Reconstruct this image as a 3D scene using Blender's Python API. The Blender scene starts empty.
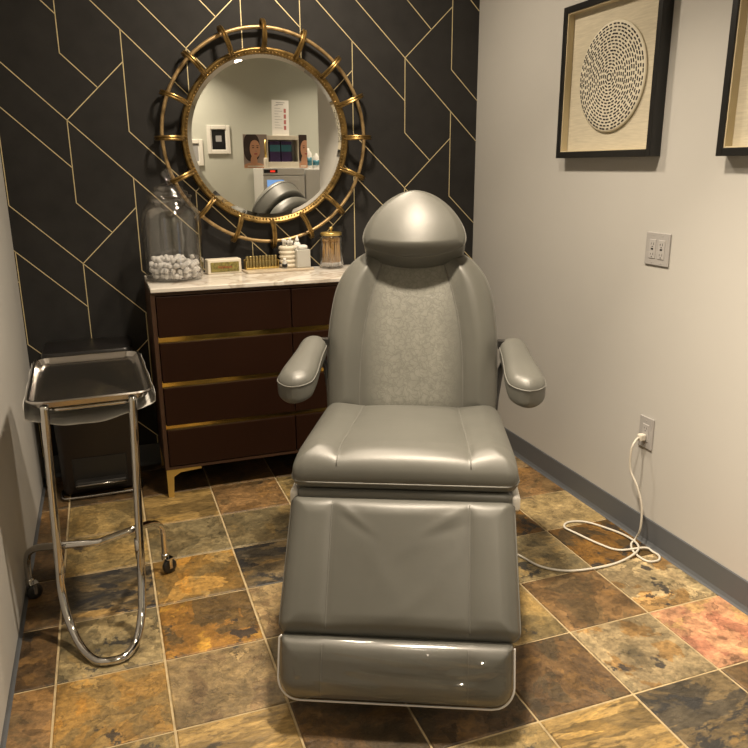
import bpy, bmesh, math, random
import numpy as np
from mathutils import Matrix, Vector, noise
random.seed(7)
sc = bpy.context.scene
COL = sc.collection
PI = math.pi

# ------------------------------------------------------------------ camera, light, exposure
cd = bpy.data.cameras.new('camera'); cam = bpy.data.objects.new('camera', cd); COL.objects.link(cam)
YAW, PITCH, ROLL = math.radians(-19.86612513620395), math.radians(15.715099951765335), math.radians(-0.41584672052325866)
fw = Vector((-math.sin(YAW) * math.cos(PITCH), math.cos(YAW) * math.cos(PITCH), -math.sin(PITCH)))
rt = Vector((math.cos(YAW), math.sin(YAW), 0)); up = rt.cross(fw)
rt2 = math.cos(ROLL) * rt + math.sin(ROLL) * up; up2 = -math.sin(ROLL) * rt + math.cos(ROLL) * up
cam.matrix_world = Matrix(((rt2.x, up2.x, -fw.x, 0.38440), (rt2.y, up2.y, -fw.y, -3.55833), (rt2.z, up2.z, -fw.z, 1.40369), (0, 0, 0, 1)))
cd.sensor_width = 36.0; cd.lens = 738.8 / 748 * 36; cd.clip_start = 0.02
sc.camera = cam
wd = bpy.data.worlds.new('world'); sc.world = wd; wd.use_nodes = True
wd.node_tree.nodes['Background'].inputs[0].default_value = (0.9, 0.85, 0.75, 1)
wd.node_tree.nodes['Background'].inputs[1].default_value = 0.05
sc.view_settings.view_transform = 'Standard'; sc.view_settings.look = 'None'
sc.view_settings.exposure = 0.95; sc.view_settings.gamma = 1.0; sc.view_settings.use_curve_mapping = False
CEIL = 2.62
# recessed ceiling lamps: x, y, watts, beam spread in degrees, point the lamp is tilted towards or None (fixtures are built after the room shell)
LAMPS = [(1.22, -0.70, 12.5, 165, None), (1.20, -1.72, 17, 112, None), (0.75, -2.60, 3.4, 50, (2.235, -2.22, 0.45)), (1.20, -4.15, 9, 125, None), (2.7, -4.0, 5, 115, None)]  # the tilted lamp is an unseen addition that brightens the lower right wall
LAMP_COLOR = (1.0, 0.84, 0.64)

# ------------------------------------------------------------------ helpers
def link(o, parent=None):
    COL.objects.link(o)
    if parent is not None: o.parent = parent
    return o
def mesh(name, verts, faces, mat, parent=None, smooth=False, loc=None):
    me = bpy.data.meshes.new(name); me.from_pydata([tuple(v) for v in verts], [], faces); me.update()
    if mat is not None: me.materials.append(mat)
    if smooth:
        me.polygons.foreach_set('use_smooth', [True] * len(me.polygons))
    o = bpy.data.objects.new(name, me); link(o, parent)
    if loc is not None: o.location = loc
    return o
def from_bm(name, bm, mat, parent=None, smooth=False, loc=None):
    bmesh.ops.recalc_face_normals(bm, faces=bm.faces)
    me = bpy.data.meshes.new(name); bm.to_mesh(me); bm.free()
    if mat is not None: me.materials.append(mat)
    if smooth: me.polygons.foreach_set('use_smooth', [True] * len(me.polygons))
    o = bpy.data.objects.new(name, me); link(o, parent)
    if loc is not None: o.location = loc
    return o
def tag(o, label, cat, group=None, kind=None):
    if label: o['label'] = label
    if cat: o['category'] = cat
    if group: o['group'] = group
    if kind: o['kind'] = kind
    return o
def struct(o): o['kind'] = 'structure'; return o
def thing(name, label, cat, loc=(0, 0, 0), rotz=0.0, group=None):
    o = bpy.data.objects.new(name, None); o.empty_display_size = 0.05; link(o)
    o.location = loc; o.rotation_euler = (0, 0, rotz)
    return tag(o, label, cat, group)
def add_box(bm, x0, x1, y0, y1, z0, z1, bev=0.0, seg=2):
    r = bmesh.ops.create_cube(bm, size=1.0)
    for v in r['verts']:
        v.co = Vector(((x0 + x1) / 2 + v.co.x * (x1 - x0), (y0 + y1) / 2 + v.co.y * (y1 - y0), (z0 + z1) / 2 + v.co.z * (z1 - z0)))
    if bev > 0:
        es = list({e for v in r['verts'] for e in v.link_edges})
        bmesh.ops.bevel(bm, geom=es, offset=bev, segments=seg, profile=0.5, affect='EDGES')
def box(name, b, mat, parent=None, bev=0.0, seg=2, smooth=False, loc=None):
    bm = bmesh.new(); add_box(bm, *b, bev=bev, seg=seg)
    return from_bm(name, bm, mat, parent, smooth, loc)
def catmull(pts, n=6, closed=False):
    P = [Vector(p) for p in pts]; out = []; m = len(P)
    rng = m if closed else m - 1
    for i in range(rng):
        if closed: p0, p1, p2, p3 = P[(i - 1) % m], P[i], P[(i + 1) % m], P[(i + 2) % m]
        else: p0, p1, p2, p3 = P[max(i - 1, 0)], P[i], P[i + 1], P[min(i + 2, m - 1)]
        for k in range(n):
            t = k / n
            out.append(0.5 * ((2 * p1) + (p2 - p0) * t + (2 * p0 - 5 * p1 + 4 * p2 - p3) * t * t + (-p0 + 3 * p1 - 3 * p2 + p3) * t ** 3))
    if not closed: out.append(P[-1])
    return out
def tube_geo(pts, r, seg=10, closed=False):
    P = [Vector(p) for p in pts]; n = len(P); V = []; Fc = []
    rr = r if callable(r) else (lambda i: r)
    ref = None
    for i in range(n):
        if closed: t = (P[(i + 1) % n] - P[i - 1])
        else: t = P[min(i + 1, n - 1)] - P[max(i - 1, 0)]
        t = t.normalized() if t.length > 1e-9 else Vector((0, 0, 1))
        if ref is None: ref = Vector((0, 0, 1)) if abs(t.z) < 0.9 else Vector((1, 0, 0))
        a = (ref - t * ref.dot(t))
        if a.length < 1e-6: a = t.orthogonal()
        a.normalize(); b = t.cross(a); ref = a
        for k in range(seg):
            an = 2 * PI * k / seg
            V.append(P[i] + (a * math.cos(an) + b * math.sin(an)) * rr(i))
    for i in range(n if closed else n - 1):
        j = (i + 1) % n
        for k in range(seg):
            k2 = (k + 1) % seg
            Fc.append((i * seg + k, i * seg + k2, j * seg + k2, j * seg + k))
    if not closed:
        Fc.append(tuple(range(seg - 1, -1, -1))); Fc.append(tuple((n - 1) * seg + k for k in range(seg)))
    return V, Fc
def tube(name, pts, r, mat, parent=None, seg=10, closed=False, loc=None):
    V, Fc = tube_geo(pts, r, seg, closed)
    return mesh(name, V, Fc, mat, parent, True, loc)
def lathe(name, prof, mat, parent=None, seg=40, loc=None, smooth=True, center=(0, 0, 0), closed=False):
    V = []; Fc = []; n = len(prof); cx, cy, cz = center
    for (r, z) in prof:
        for k in range(seg):
            a = 2 * PI * k / seg
            V.append((cx + max(r, 1e-5) * math.cos(a), cy + max(r, 1e-5) * math.sin(a), cz + z))
    for i in range(n if closed else n - 1):
        j = (i + 1) % n
        for k in range(seg):
            k2 = (k + 1) % seg
            Fc.append((i * seg + k, i * seg + k2, j * seg + k2, j * seg + k))
    return mesh(name, V, Fc, mat, parent, smooth, loc)
def auto(o, ang=35):
    o.data.set_sharp_from_angle(angle=math.radians(ang)) if hasattr(o.data, 'set_sharp_from_angle') else None
    return o
def copy_of(o, parent=None):
    c = o.copy(); COL.objects.link(c)
    if parent is not None: c.parent = parent
    return c

# ------------------------------------------------------------------ materials
def new_mat(name):
    m = bpy.data.materials.new(name); m.use_nodes = True
    return m, m.node_tree.nodes, m.node_tree.links, m.node_tree.nodes['Principled BSDF']
def pmat(name, col, rough=0.5, metal=0.0, coat=0.0, spec=0.5, var=0.0, vscale=6.0, bump=0.0, bscale=60.0, bdist=0.001, trans=0.0, emit=None, estr=0.0, stretch=None, sheen=0.0, coat_rough=0.1, detail=4):
    m, N, L, b = new_mat(name)
    b.inputs['Base Color'].default_value = (*col, 1); b.inputs['Roughness'].default_value = rough
    b.inputs['Metallic'].default_value = metal; b.inputs['Specular IOR Level'].default_value = spec
    b.inputs['Coat Weight'].default_value = coat; b.inputs['Coat Roughness'].default_value = coat_rough
    b.inputs['Transmission Weight'].default_value = trans; b.inputs['Sheen Weight'].default_value = sheen
    if emit: b.inputs['Emission Color'].default_value = (*emit, 1); b.inputs['Emission Strength'].default_value = estr
    tc = N.new('ShaderNodeTexCoord'); vec = tc.outputs['Object']
    if stretch:
        mp = N.new('ShaderNodeMapping'); mp.inputs['Scale'].default_value = stretch; L.new(vec, mp.inputs['Vector']); vec = mp.outputs['Vector']
    if var > 0:
        n = N.new('ShaderNodeTexNoise'); n.inputs['Scale'].default_value = vscale; n.inputs['Detail'].default_value = detail; L.new(vec, n.inputs['Vector'])
        r = N.new('ShaderNodeMapRange'); r.inputs[1].default_value = 0.3; r.inputs[2].default_value = 0.7
        r.inputs[3].default_value = 1 - var; r.inputs[4].default_value = 1 + var; L.new(n.outputs['Fac'], r.inputs[0])
        x = N.new('ShaderNodeVectorMath'); x.operation = 'SCALE'; x.inputs[0].default_value = col; L.new(r.outputs[0], x.inputs['Scale'])
        L.new(x.outputs[0], b.inputs['Base Color'])
    if bump > 0:
        n2 = N.new('ShaderNodeTexNoise'); n2.inputs['Scale'].default_value = bscale; n2.inputs['Detail'].default_value = 4; L.new(vec, n2.inputs['Vector'])
        bp = N.new('ShaderNodeBump'); bp.inputs['Strength'].default_value = bump; bp.inputs['Distance'].default_value = bdist
        L.new(n2.outputs['Fac'], bp.inputs['Height']); L.new(bp.outputs[0], b.inputs['Normal'])
    return m
def clear_mat(name, tint=(1, 1, 1), rough=0.03, ior=1.45, base=0.0, bump=0.0, bscale=8.0, bdist=0.01, stretch=(1, 1, 1)):
    m, N, L, b = new_mat(name); N.remove(b)
    t = N.new('ShaderNodeBsdfTransparent'); t.inputs[0].default_value = (*tint, 1)
    g = N.new('ShaderNodeBsdfGlossy'); g.inputs['Roughness'].default_value = rough
    f0 = N.new('ShaderNodeLayerWeight'); f0.inputs['Blend'].default_value = 0.5
    f1 = N.new('ShaderNodeMath'); f1.operation = 'POWER'; f1.inputs[1].default_value = 4.0; L.new(f0.outputs['Facing'], f1.inputs[0])
    f = N.new('ShaderNodeMath'); f.operation = 'MULTIPLY_ADD'; f.inputs[1].default_value = 0.75; f.inputs[2].default_value = ((ior - 1) / (ior + 1)) ** 2; L.new(f1.outputs[0], f.inputs[0])
    a = N.new('ShaderNodeMath'); a.operation = 'ADD'; a.use_clamp = True; a.inputs[1].default_value = base; L.new(f.outputs[0], a.inputs[0])
    x = N.new('ShaderNodeMixShader'); L.new(a.outputs[0], x.inputs[0]); L.new(t.outputs[0], x.inputs[1]); L.new(g.outputs[0], x.inputs[2])
    L.new(x.outputs[0], N['Material Output'].inputs[0])
    if bump > 0:
        tc = N.new('ShaderNodeTexCoord'); mp = N.new('ShaderNodeMapping'); mp.inputs['Scale'].default_value = stretch
        n2 = N.new('ShaderNodeTexNoise'); n2.inputs['Scale'].default_value = bscale; n2.inputs['Detail'].default_value = 2; n2.inputs['Distortion'].default_value = 0.6
        L.new(tc.outputs['Object'], mp.inputs[0]); L.new(mp.outputs[0], n2.inputs['Vector'])
        bp = N.new('ShaderNodeBump'); bp.inputs['Strength'].default_value = bump; bp.inputs['Distance'].default_value = bdist
        L.new(n2.outputs['Fac'], bp.inputs['Height']); L.new(bp.outputs[0], g.inputs['Normal']); L.new(bp.outputs[0], f0.inputs['Normal'])
    return m
def slate_mat(name, c1, c2, c3, dark, dark_amt=0.3, rough=0.42, scale=3.2, str_=(1, 1, 1)):
    c1, c2, c3 = [(c[0] * 1.06, c[1] * 0.99, c[2] * 0.80) for c in (c1, c2, c3)]
    """riven slate: broad colour patches, thin cleft layers, dark mineral stains"""
    m, N, L, b = new_mat(name)
    tc = N.new('ShaderNodeTexCoord'); oi = N.new('ShaderNodeObjectInfo')
    mul = N.new('ShaderNodeMath'); mul.operation = 'MULTIPLY'; mul.inputs[1].default_value = 57.0; L.new(oi.outputs['Random'], mul.inputs[0])
    cmb = N.new('ShaderNodeCombineXYZ')
    for i in range(3): L.new(mul.outputs[0], cmb.inputs[i])
    mp = N.new('ShaderNodeMapping'); mp.inputs['Scale'].default_value = str_; L.new(tc.outputs['Object'], mp.inputs['Vector'])
    ad = N.new('ShaderNodeVectorMath'); ad.operation = 'ADD'; L.new(mp.outputs[0], ad.inputs[0]); L.new(cmb.outputs[0], ad.inputs[1])
    def nz(sc_, det, dist, off, ro=0.6):
        o = N.new('ShaderNodeVectorMath'); o.operation = 'ADD'; o.inputs[1].default_value = (off, off * 1.7, off * .6); L.new(ad.outputs[0], o.inputs[0])
        n = N.new('ShaderNodeTexNoise'); n.inputs['Scale'].default_value = sc_; n.inputs['Detail'].default_value = det; n.inputs['Distortion'].default_value = dist
        n.inputs['Roughness'].default_value = ro
        L.new(o.outputs[0], n.inputs['Vector']); return n.outputs['Fac']
    big = nz(scale * 2.0, 9, 0.5, 0.0, 0.62)
    rp = N.new('ShaderNodeValToRGB'); cr = rp.color_ramp
    cr.elements[0].position = 0.36; cr.elements[0].color = (*c2, 1)
    cr.elements[1].position = 0.66; cr.elements[1].color = (*c3, 1)
    for p_, c_ in ((0.46, c2), (0.475, c1), (0.575, c1), (0.59, c3)):
        e = cr.elements.new(p_); e.color = (*c_, 1)
    L.new(big, rp.inputs[0])
    fine = nz(55, 12, 0.1, 3.1, 0.72); midn = nz(10, 12, 0.35, 5.9, 0.66)
    fr = N.new('ShaderNodeMapRange'); fr.inputs[1].default_value = 0.28; fr.inputs[2].default_value = 0.72; fr.inputs[3].default_value = 0.42; fr.inputs[4].default_value = 1.55; L.new(fine, fr.inputs[0])
    mr = N.new('ShaderNodeMapRange'); mr.inputs[1].default_value = 0.3; mr.inputs[2].default_value = 0.7; mr.inputs[3].default_value = 0.48; mr.inputs[4].default_value = 1.5; L.new(midn, mr.inputs[0])
    sx0 = N.new('ShaderNodeVectorMath'); sx0.operation = 'SCALE'; L.new(rp.outputs[0], sx0.inputs[0]); L.new(mr.outputs[0], sx0.inputs['Scale'])
    sx = N.new('ShaderNodeVectorMath'); sx.operation = 'SCALE'; L.new(sx0.outputs[0], sx.inputs[0]); L.new(fr.outputs[0], sx.inputs['Scale'])
    # cleft layers: stepped noise
    lay = nz(scale * 1.3, 9, 0.45, 7.7, 0.55)
    l1 = N.new('ShaderNodeMath'); l1.operation = 'MULTIPLY'; l1.inputs[1].default_value = 9.0; L.new(lay, l1.inputs[0])
    l2 = N.new('ShaderNodeMath'); l2.operation = 'FRACT'; L.new(l1.outputs[0], l2.inputs[0])
    l3 = N.new('ShaderNodeMath'); l3.operation = 'FLOOR'; L.new(l1.outputs[0], l3.inputs[0])
    edge = N.new('ShaderNodeMapRange'); edge.inputs[1].default_value = 0.0; edge.inputs[2].default_value = 0.08; edge.inputs[3].default_value = 0.5; edge.inputs[4].default_value = 1.0; L.new(l2.outputs[0], edge.inputs[0])
    sx2 = N.new('ShaderNodeVectorMath'); sx2.operation = 'SCALE'; L.new(sx.outputs[0], sx2.inputs[0]); L.new(edge.outputs[0], sx2.inputs['Scale'])
    wn_ = N.new('ShaderNodeTexWhiteNoise'); wn_.noise_dimensions = '2D'; wc = N.new('ShaderNodeCombineXYZ'); L.new(l3.outputs[0], wc.inputs[0]); L.new(oi.outputs['Random'], wc.inputs[1]); L.new(wc.outputs[0], wn_.inputs['Vector'])
    wr = N.new('ShaderNodeMapRange'); wr.inputs[3].default_value = 0.6; wr.inputs[4].default_value = 1.42; L.new(wn_.outputs['Value'], wr.inputs[0])
    sx3 = N.new('ShaderNodeVectorMath'); sx3.operation = 'SCALE'; L.new(sx2.outputs[0], sx3.inputs[0]); L.new(wr.outputs[0], sx3.inputs['Scale']); sx2 = sx3
    # dark stains
    dk = nz(scale * 1.9, 12, 0.25, 13.3, 0.68)
    dr = N.new('ShaderNodeMapRange'); th = 0.665 - dark_amt * 0.3
    dr.inputs[1].default_value = th; dr.inputs[2].default_value = th + 0.025; dr.inputs[3].default_value = 0.0; dr.inputs[4].default_value = 0.92; L.new(dk, dr.inputs[0])
    mx = N.new('ShaderNodeMix'); mx.data_type = 'RGBA'; L.new(dr.outputs[0], mx.inputs['Factor']); L.new(sx2.outputs[0], mx.inputs['A']); mx.inputs['B'].default_value = (*dark, 1)
    L.new(mx.outputs['Result'], b.inputs['Base Color'])
    rr = N.new('ShaderNodeMapRange'); rr.inputs[3].default_value = rough - 0.1; rr.inputs[4].default_value = rough + 0.15; L.new(fine, rr.inputs[0]); L.new(rr.outputs[0], b.inputs['Roughness'])
    # height
    h = N.new('ShaderNodeMath'); h.operation = 'MULTIPLY'; h.inputs[1].default_value = 0.35; L.new(l3.outputs[0], h.inputs[0])
    h2 = N.new('ShaderNodeMath'); h2.operation = 'ADD'; L.new(h.outputs[0], h2.inputs[0]); L.new(fine, h2.inputs[1])
    h3 = N.new('ShaderNodeMath'); h3.operation = 'MULTIPLY_ADD'; h3.inputs[1].default_value = 1.6; L.new(midn, h3.inputs[0]); L.new(h2.outputs[0], h3.inputs[2])
    bp = N.new('ShaderNodeBump'); bp.inputs['Strength'].default_value = 0.7; bp.inputs['Distance'].default_value = 0.004; L.new(h3.outputs[0], bp.inputs['Height']); L.new(bp.outputs[0], b.inputs['Normal'])
    return m

M = {}
M['paint'] = pmat('wall_paint', (0.47, 0.462, 0.44), 0.6, var=0.02, vscale=2.0, bump=0.12, bscale=220, bdist=0.0006, spec=0.3)
M['sage'] = pmat('wall_paint_sage', (0.50, 0.51, 0.45), 0.6, bump=0.1, bscale=220, bdist=0.0006, spec=0.3)
M['ceil'] = pmat('ceiling_paint', (0.78, 0.76, 0.72), 0.8)
M['paper'] = pmat('charcoal_wallpaper', (0.029, 0.0280, 0.0275), 0.7, var=0.14, vscale=11, bump=0.08, bscale=300, bdist=0.0005, spec=0.2)
M['foil'] = pmat('gold_foil', (0.80, 0.68, 0.40), 0.42, metal=0.4)
M['base'] = pmat('rubber_base', (0.095, 0.102, 0.112), 0.5, spec=0.4)
M['grout'] = pmat('grout', (0.44, 0.345, 0.20), 0.9, var=0.2, vscale=30)
SL = {
 'olive': slate_mat('slate_olive', (0.20, 0.15, 0.072), (0.15, 0.118, 0.062), (0.25, 0.18, 0.08), (0.05, 0.042, 0.032), 0.10),
 'tan': slate_mat('slate_tan', (0.27, 0.205, 0.12), (0.21, 0.15, 0.09), (0.32, 0.24, 0.135), (0.05, 0.045, 0.04), 0.08),
 'pale': slate_mat('slate_pale', (0.30, 0.24, 0.14), (0.33, 0.265, 0.16), (0.27, 0.21, 0.115), (0.16, 0.11, 0.06), 0.05),
 'ochre': slate_mat('slate_ochre', (0.25, 0.155, 0.05), (0.20, 0.14, 0.06), (0.31, 0.17, 0.04), (0.035, 0.03, 0.025), 0.20),
 'rust': slate_mat('slate_rust', (0.18, 0.095, 0.022), (0.085, 0.055, 0.022), (0.27, 0.155, 0.03), (0.025, 0.022, 0.02), 0.32),
 'dark': slate_mat('slate_dark_brown', (0.085, 0.053, 0.027), (0.058, 0.042, 0.025), (0.12, 0.072, 0.03), (0.024, 0.022, 0.02), 0.14),
 'brown': slate_mat('slate_brown', (0.16, 0.10, 0.05), (0.12, 0.082, 0.044), (0.20, 0.12, 0.052), (0.035, 0.028, 0.022), 0.10),
 'grey': slate_mat('slate_grey', (0.185, 0.152, 0.092), (0.15, 0.128, 0.082), (0.23, 0.175, 0.09), (0.03, 0.03, 0.03), 0.20),
 'black': slate_mat('slate_black_streak', (0.13, 0.10, 0.06), (0.06, 0.052, 0.042), (0.22, 0.15, 0.065), (0.02, 0.02, 0.021), 0.46, str_=(0.8, 1.5, 1)),
 'red': slate_mat('slate_red', (0.33, 0.185, 0.125), (0.34, 0.225, 0.12), (0.30, 0.14, 0.10), (0.06, 0.04, 0.035), 0.08),
 'streak': slate_mat('slate_streak', (0.26, 0.185, 0.08), (0.19, 0.135, 0.06), (0.33, 0.225, 0.085), (0.05, 0.04, 0.03), 0.10, str_=(0.55, 1.6, 1)),
 'mixed': slate_mat('slate_mixed', (0.30, 0.245, 0.165), (0.22, 0.185, 0.125), (0.27, 0.175, 0.08), (0.028, 0.026, 0.026), 0.30),
}
# leather: fine crease network, soft sheen
def leather(name, col, rough, wear):
    m, N, L, b = new_mat(name)
    b.inputs['Roughness'].default_value = rough; b.inputs['Specular IOR Level'].default_value = 0.6
    tc = N.new('ShaderNodeTexCoord')
    n = N.new('ShaderNodeTexNoise'); n.inputs['Scale'].default_value = 5; n.inputs['Detail'].default_value = 5; L.new(tc.outputs['Object'], n.inputs['Vector'])
    r = N.new('ShaderNodeMapRange'); r.inputs[1].default_value = 0.3; r.inputs[2].default_value = 0.7; r.inputs[3].default_value = 0.93; r.inputs[4].default_value = 1.07; L.new(n.outputs['Fac'], r.inputs[0])
    fac = r.outputs[0]; height = None
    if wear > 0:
        # crackled wear where backs rub; the middle panel is also lightened overall
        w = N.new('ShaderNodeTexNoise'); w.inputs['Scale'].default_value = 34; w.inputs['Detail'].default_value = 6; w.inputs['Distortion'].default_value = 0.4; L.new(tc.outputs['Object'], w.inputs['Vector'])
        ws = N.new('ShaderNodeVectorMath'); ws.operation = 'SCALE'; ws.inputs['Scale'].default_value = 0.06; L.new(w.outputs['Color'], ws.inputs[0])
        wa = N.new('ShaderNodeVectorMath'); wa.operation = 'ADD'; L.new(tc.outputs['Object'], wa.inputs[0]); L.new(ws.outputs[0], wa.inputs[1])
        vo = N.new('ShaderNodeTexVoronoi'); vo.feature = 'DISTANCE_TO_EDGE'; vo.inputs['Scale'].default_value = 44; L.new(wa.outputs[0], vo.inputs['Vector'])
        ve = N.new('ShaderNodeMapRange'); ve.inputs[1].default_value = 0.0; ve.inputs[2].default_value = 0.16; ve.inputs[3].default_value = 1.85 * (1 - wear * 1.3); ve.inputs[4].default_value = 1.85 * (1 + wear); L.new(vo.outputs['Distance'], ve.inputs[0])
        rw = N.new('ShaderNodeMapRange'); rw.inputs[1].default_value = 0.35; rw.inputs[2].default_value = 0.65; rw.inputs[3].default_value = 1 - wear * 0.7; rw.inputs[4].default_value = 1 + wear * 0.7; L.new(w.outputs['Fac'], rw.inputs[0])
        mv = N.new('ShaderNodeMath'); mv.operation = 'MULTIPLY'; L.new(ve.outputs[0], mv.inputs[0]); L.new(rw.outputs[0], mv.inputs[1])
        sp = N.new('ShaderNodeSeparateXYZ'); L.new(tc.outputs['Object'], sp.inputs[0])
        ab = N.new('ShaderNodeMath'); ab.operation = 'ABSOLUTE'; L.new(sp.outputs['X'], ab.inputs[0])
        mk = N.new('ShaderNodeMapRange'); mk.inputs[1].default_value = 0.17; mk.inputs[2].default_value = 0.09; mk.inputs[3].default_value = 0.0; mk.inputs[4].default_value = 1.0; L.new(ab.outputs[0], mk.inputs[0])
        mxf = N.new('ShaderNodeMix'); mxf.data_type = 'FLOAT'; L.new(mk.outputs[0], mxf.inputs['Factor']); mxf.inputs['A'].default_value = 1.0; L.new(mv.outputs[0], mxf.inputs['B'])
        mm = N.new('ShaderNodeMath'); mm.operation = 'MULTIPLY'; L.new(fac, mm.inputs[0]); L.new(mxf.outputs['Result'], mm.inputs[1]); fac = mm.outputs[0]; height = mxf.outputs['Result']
    x = N.new('ShaderNodeVectorMath'); x.operation = 'SCALE'; x.inputs[0].default_value = col; L.new(fac, x.inputs['Scale']); L.new(x.outputs[0], b.inputs['Base Color'])
    g = N.new('ShaderNodeTexVoronoi'); g.inputs['Scale'].default_value = 420; L.new(tc.outputs['Object'], g.inputs['Vector'])
    b1 = N.new('ShaderNodeBump'); b1.inputs['Strength'].default_value = 0.12; b1.inputs['Distance'].default_value = 0.0006; L.new(g.outputs['Distance'], b1.inputs['Height'])
    sw = N.new('ShaderNodeTexNoise'); sw.inputs['Scale'].default_value = 14; sw.inputs['Detail'].default_value = 3; L.new(tc.outputs['Object'], sw.inputs['Vector'])
    b2 = N.new('ShaderNodeBump'); b2.inputs['Strength'].default_value = 0.12; b2.inputs['Distance'].default_value = 0.006; L.new(sw.outputs['Fac'], b2.inputs['Height']); L.new(b1.outputs[0], b2.inputs['Normal'])
    out = b2.outputs[0]
    if height is not None:
        b3 = N.new('ShaderNodeBump'); b3.inputs['Strength'].default_value = 0.3; b3.inputs['Distance'].default_value = 0.002; L.new(height, b3.inputs['Height']); L.new(out, b3.inputs['Normal']); out = b3.outputs[0]
    L.new(out, b.inputs['Normal'])
    return m
M['leather'] = leather('grey_vinyl', (0.105, 0.105, 0.093), 0.43, 0.0)
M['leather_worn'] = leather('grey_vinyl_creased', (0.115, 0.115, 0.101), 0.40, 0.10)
M['seam'] = pmat('seam_thread', (0.15, 0.148, 0.135), 0.5)
M['piping'] = pmat('pale_piping', (0.42, 0.41, 0.39), 0.35)
M['film'] = clear_mat('clear_vinyl', (0.96, 0.96, 0.96), 0.09, 1.5, 0.05, bump=0.12, bscale=7, bdist=0.02, stretch=(0.3, 2.2, 2.2))
M['film_edge'] = pmat('clear_vinyl_edge', (0.62, 0.61, 0.60), 0.15, spec=0.8)
M['whiteplas'] = pmat('white_plastic', (0.72, 0.70, 0.66), 0.35)
M['blackplas'] = pmat('black_plastic', (0.016, 0.015, 0.014), 0.4)
M['darkmetal'] = pmat('dark_steel', (0.05, 0.05, 0.05), 0.4, metal=0.6)
M['chrome'] = pmat('chrome', (0.60, 0.59, 0.575), 0.09, metal=1.0)
M['steel'] = pmat('stainless', (0.44, 0.42, 0.40), 0.2, metal=1.0)
M['bin'] = pmat('bin_plastic', (0.017, 0.012, 0.010), 0.38)
M['binlid'] = pmat('bin_lid_plastic', (0.012, 0.011, 0.011), 0.3)
M['liner'] = pmat('thin_plastic_film', (0.62, 0.61, 0.58), 0.3, bump=0.9, bscale=16, bdist=0.01, trans=0.0)
M['brown'] = pmat('chocolate_lacquer', (0.021, 0.0080, 0.0040), 0.42, var=0.08, vscale=3, spec=0.15)
M['carcass'] = pmat('brown_carcass', (0.060, 0.031, 0.018), 0.45, spec=0.3)
M['brass'] = pmat('brass_mirror', (0.90, 0.66, 0.20), 0.14, metal=1.0)
M['brassmatte'] = pmat('brushed_brass', (0.75, 0.56, 0.20), 0.32, metal=0.9)
M['antique'] = pmat('antique_gold', (0.24, 0.155, 0.052), 0.35, metal=0.85, var=0.45, vscale=26, bump=0.3, bscale=60, bdist=0.002)
M['antiquelight'] = pmat('antique_gold_light', (0.46, 0.32, 0.155), 0.42, metal=0.7, var=0.35, vscale=30)
M['mirror'] = pmat('mirror_glass', (0.93, 0.93, 0.91), 0.0, metal=1.0)
M['glass'] = clear_mat('clear_glass', (0.985, 0.985, 0.98), 0.02, 1.5, 0.055)
M['cotton'] = pmat('cotton_white', (0.66, 0.645, 0.64), 0.9, var=0.1, vscale=60)
M['cream'] = pmat('cream', (0.72, 0.66, 0.54), 0.5)
M['white'] = pmat('white_matte', (0.78, 0.77, 0.74), 0.5)
M['frost'] = pmat('frosted_plastic', (0.62, 0.61, 0.56), 0.3, trans=0.25)
M['frameblack'] = pmat('black_frame', (0.008, 0.008, 0.008), 0.35)
M['linen'] = pmat('linen', (0.50, 0.455, 0.35), 0.9, var=0.10, vscale=70, stretch=(1, 0.25, 3), bump=0.4, bscale=250, bdist=0.001)
M['liner_cream'] = pmat('shadowbox_liner', (0.56, 0.48, 0.32), 0.8)
M['disc'] = pmat('cream_paper_disc', (0.60, 0.56, 0.45), 0.8)
M['dash'] = pmat('black_dash', (0.012, 0.010, 0.010), 0.7)
M['plate'] = pmat('plate_grey', (0.36, 0.35, 0.345), 0.35)
M['plate2'] = pmat('plate_insert', (0.40, 0.39, 0.385), 0.35)
M['slot'] = pmat('slot_dark', (0.03, 0.03, 0.03), 0.5)
M['cord'] = pmat('cord_ivory', (0.60, 0.57, 0.50), 0.45)
M['swab'] = pmat('swab_stick', (0.58, 0.34, 0.10), 0.6)
M['mesh_gold'] = pmat('gold_green_print', (0.20, 0.17, 0.045), 0.4, var=0.5, vscale=90)
M['scarlet'] = pmat('red_print', (0.35, 0.06, 0.03), 0.5)
def marble():
    m, N, L, b = new_mat('white_marble'); b.inputs['Roughness'].default_value = 0.18
    tc = N.new('ShaderNodeTexCoord'); n = N.new('ShaderNodeTexNoise'); n.inputs['Scale'].default_value = 3.2; n.inputs['Detail'].default_value = 8; n.inputs['Distortion'].default_value = 1.8
    L.new(tc.outputs['Object'], n.inputs['Vector'])
    r = N.new('ShaderNodeValToRGB'); e = r.color_ramp.elements
    e[0].position = 0.44; e[0].color = (0.74, 0.70, 0.64, 1); e[1].position = 0.56; e[1].color = (0.74, 0.70, 0.64, 1)
    k = r.color_ramp.elements.new(0.5); k.color = (0.50, 0.44, 0.37, 1)
    L.new(n.outputs['Fac'], r.inputs[0]); L.new(r.outputs[0], b.inputs['Base Color']); return m
M['marble'] = marble()

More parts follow.
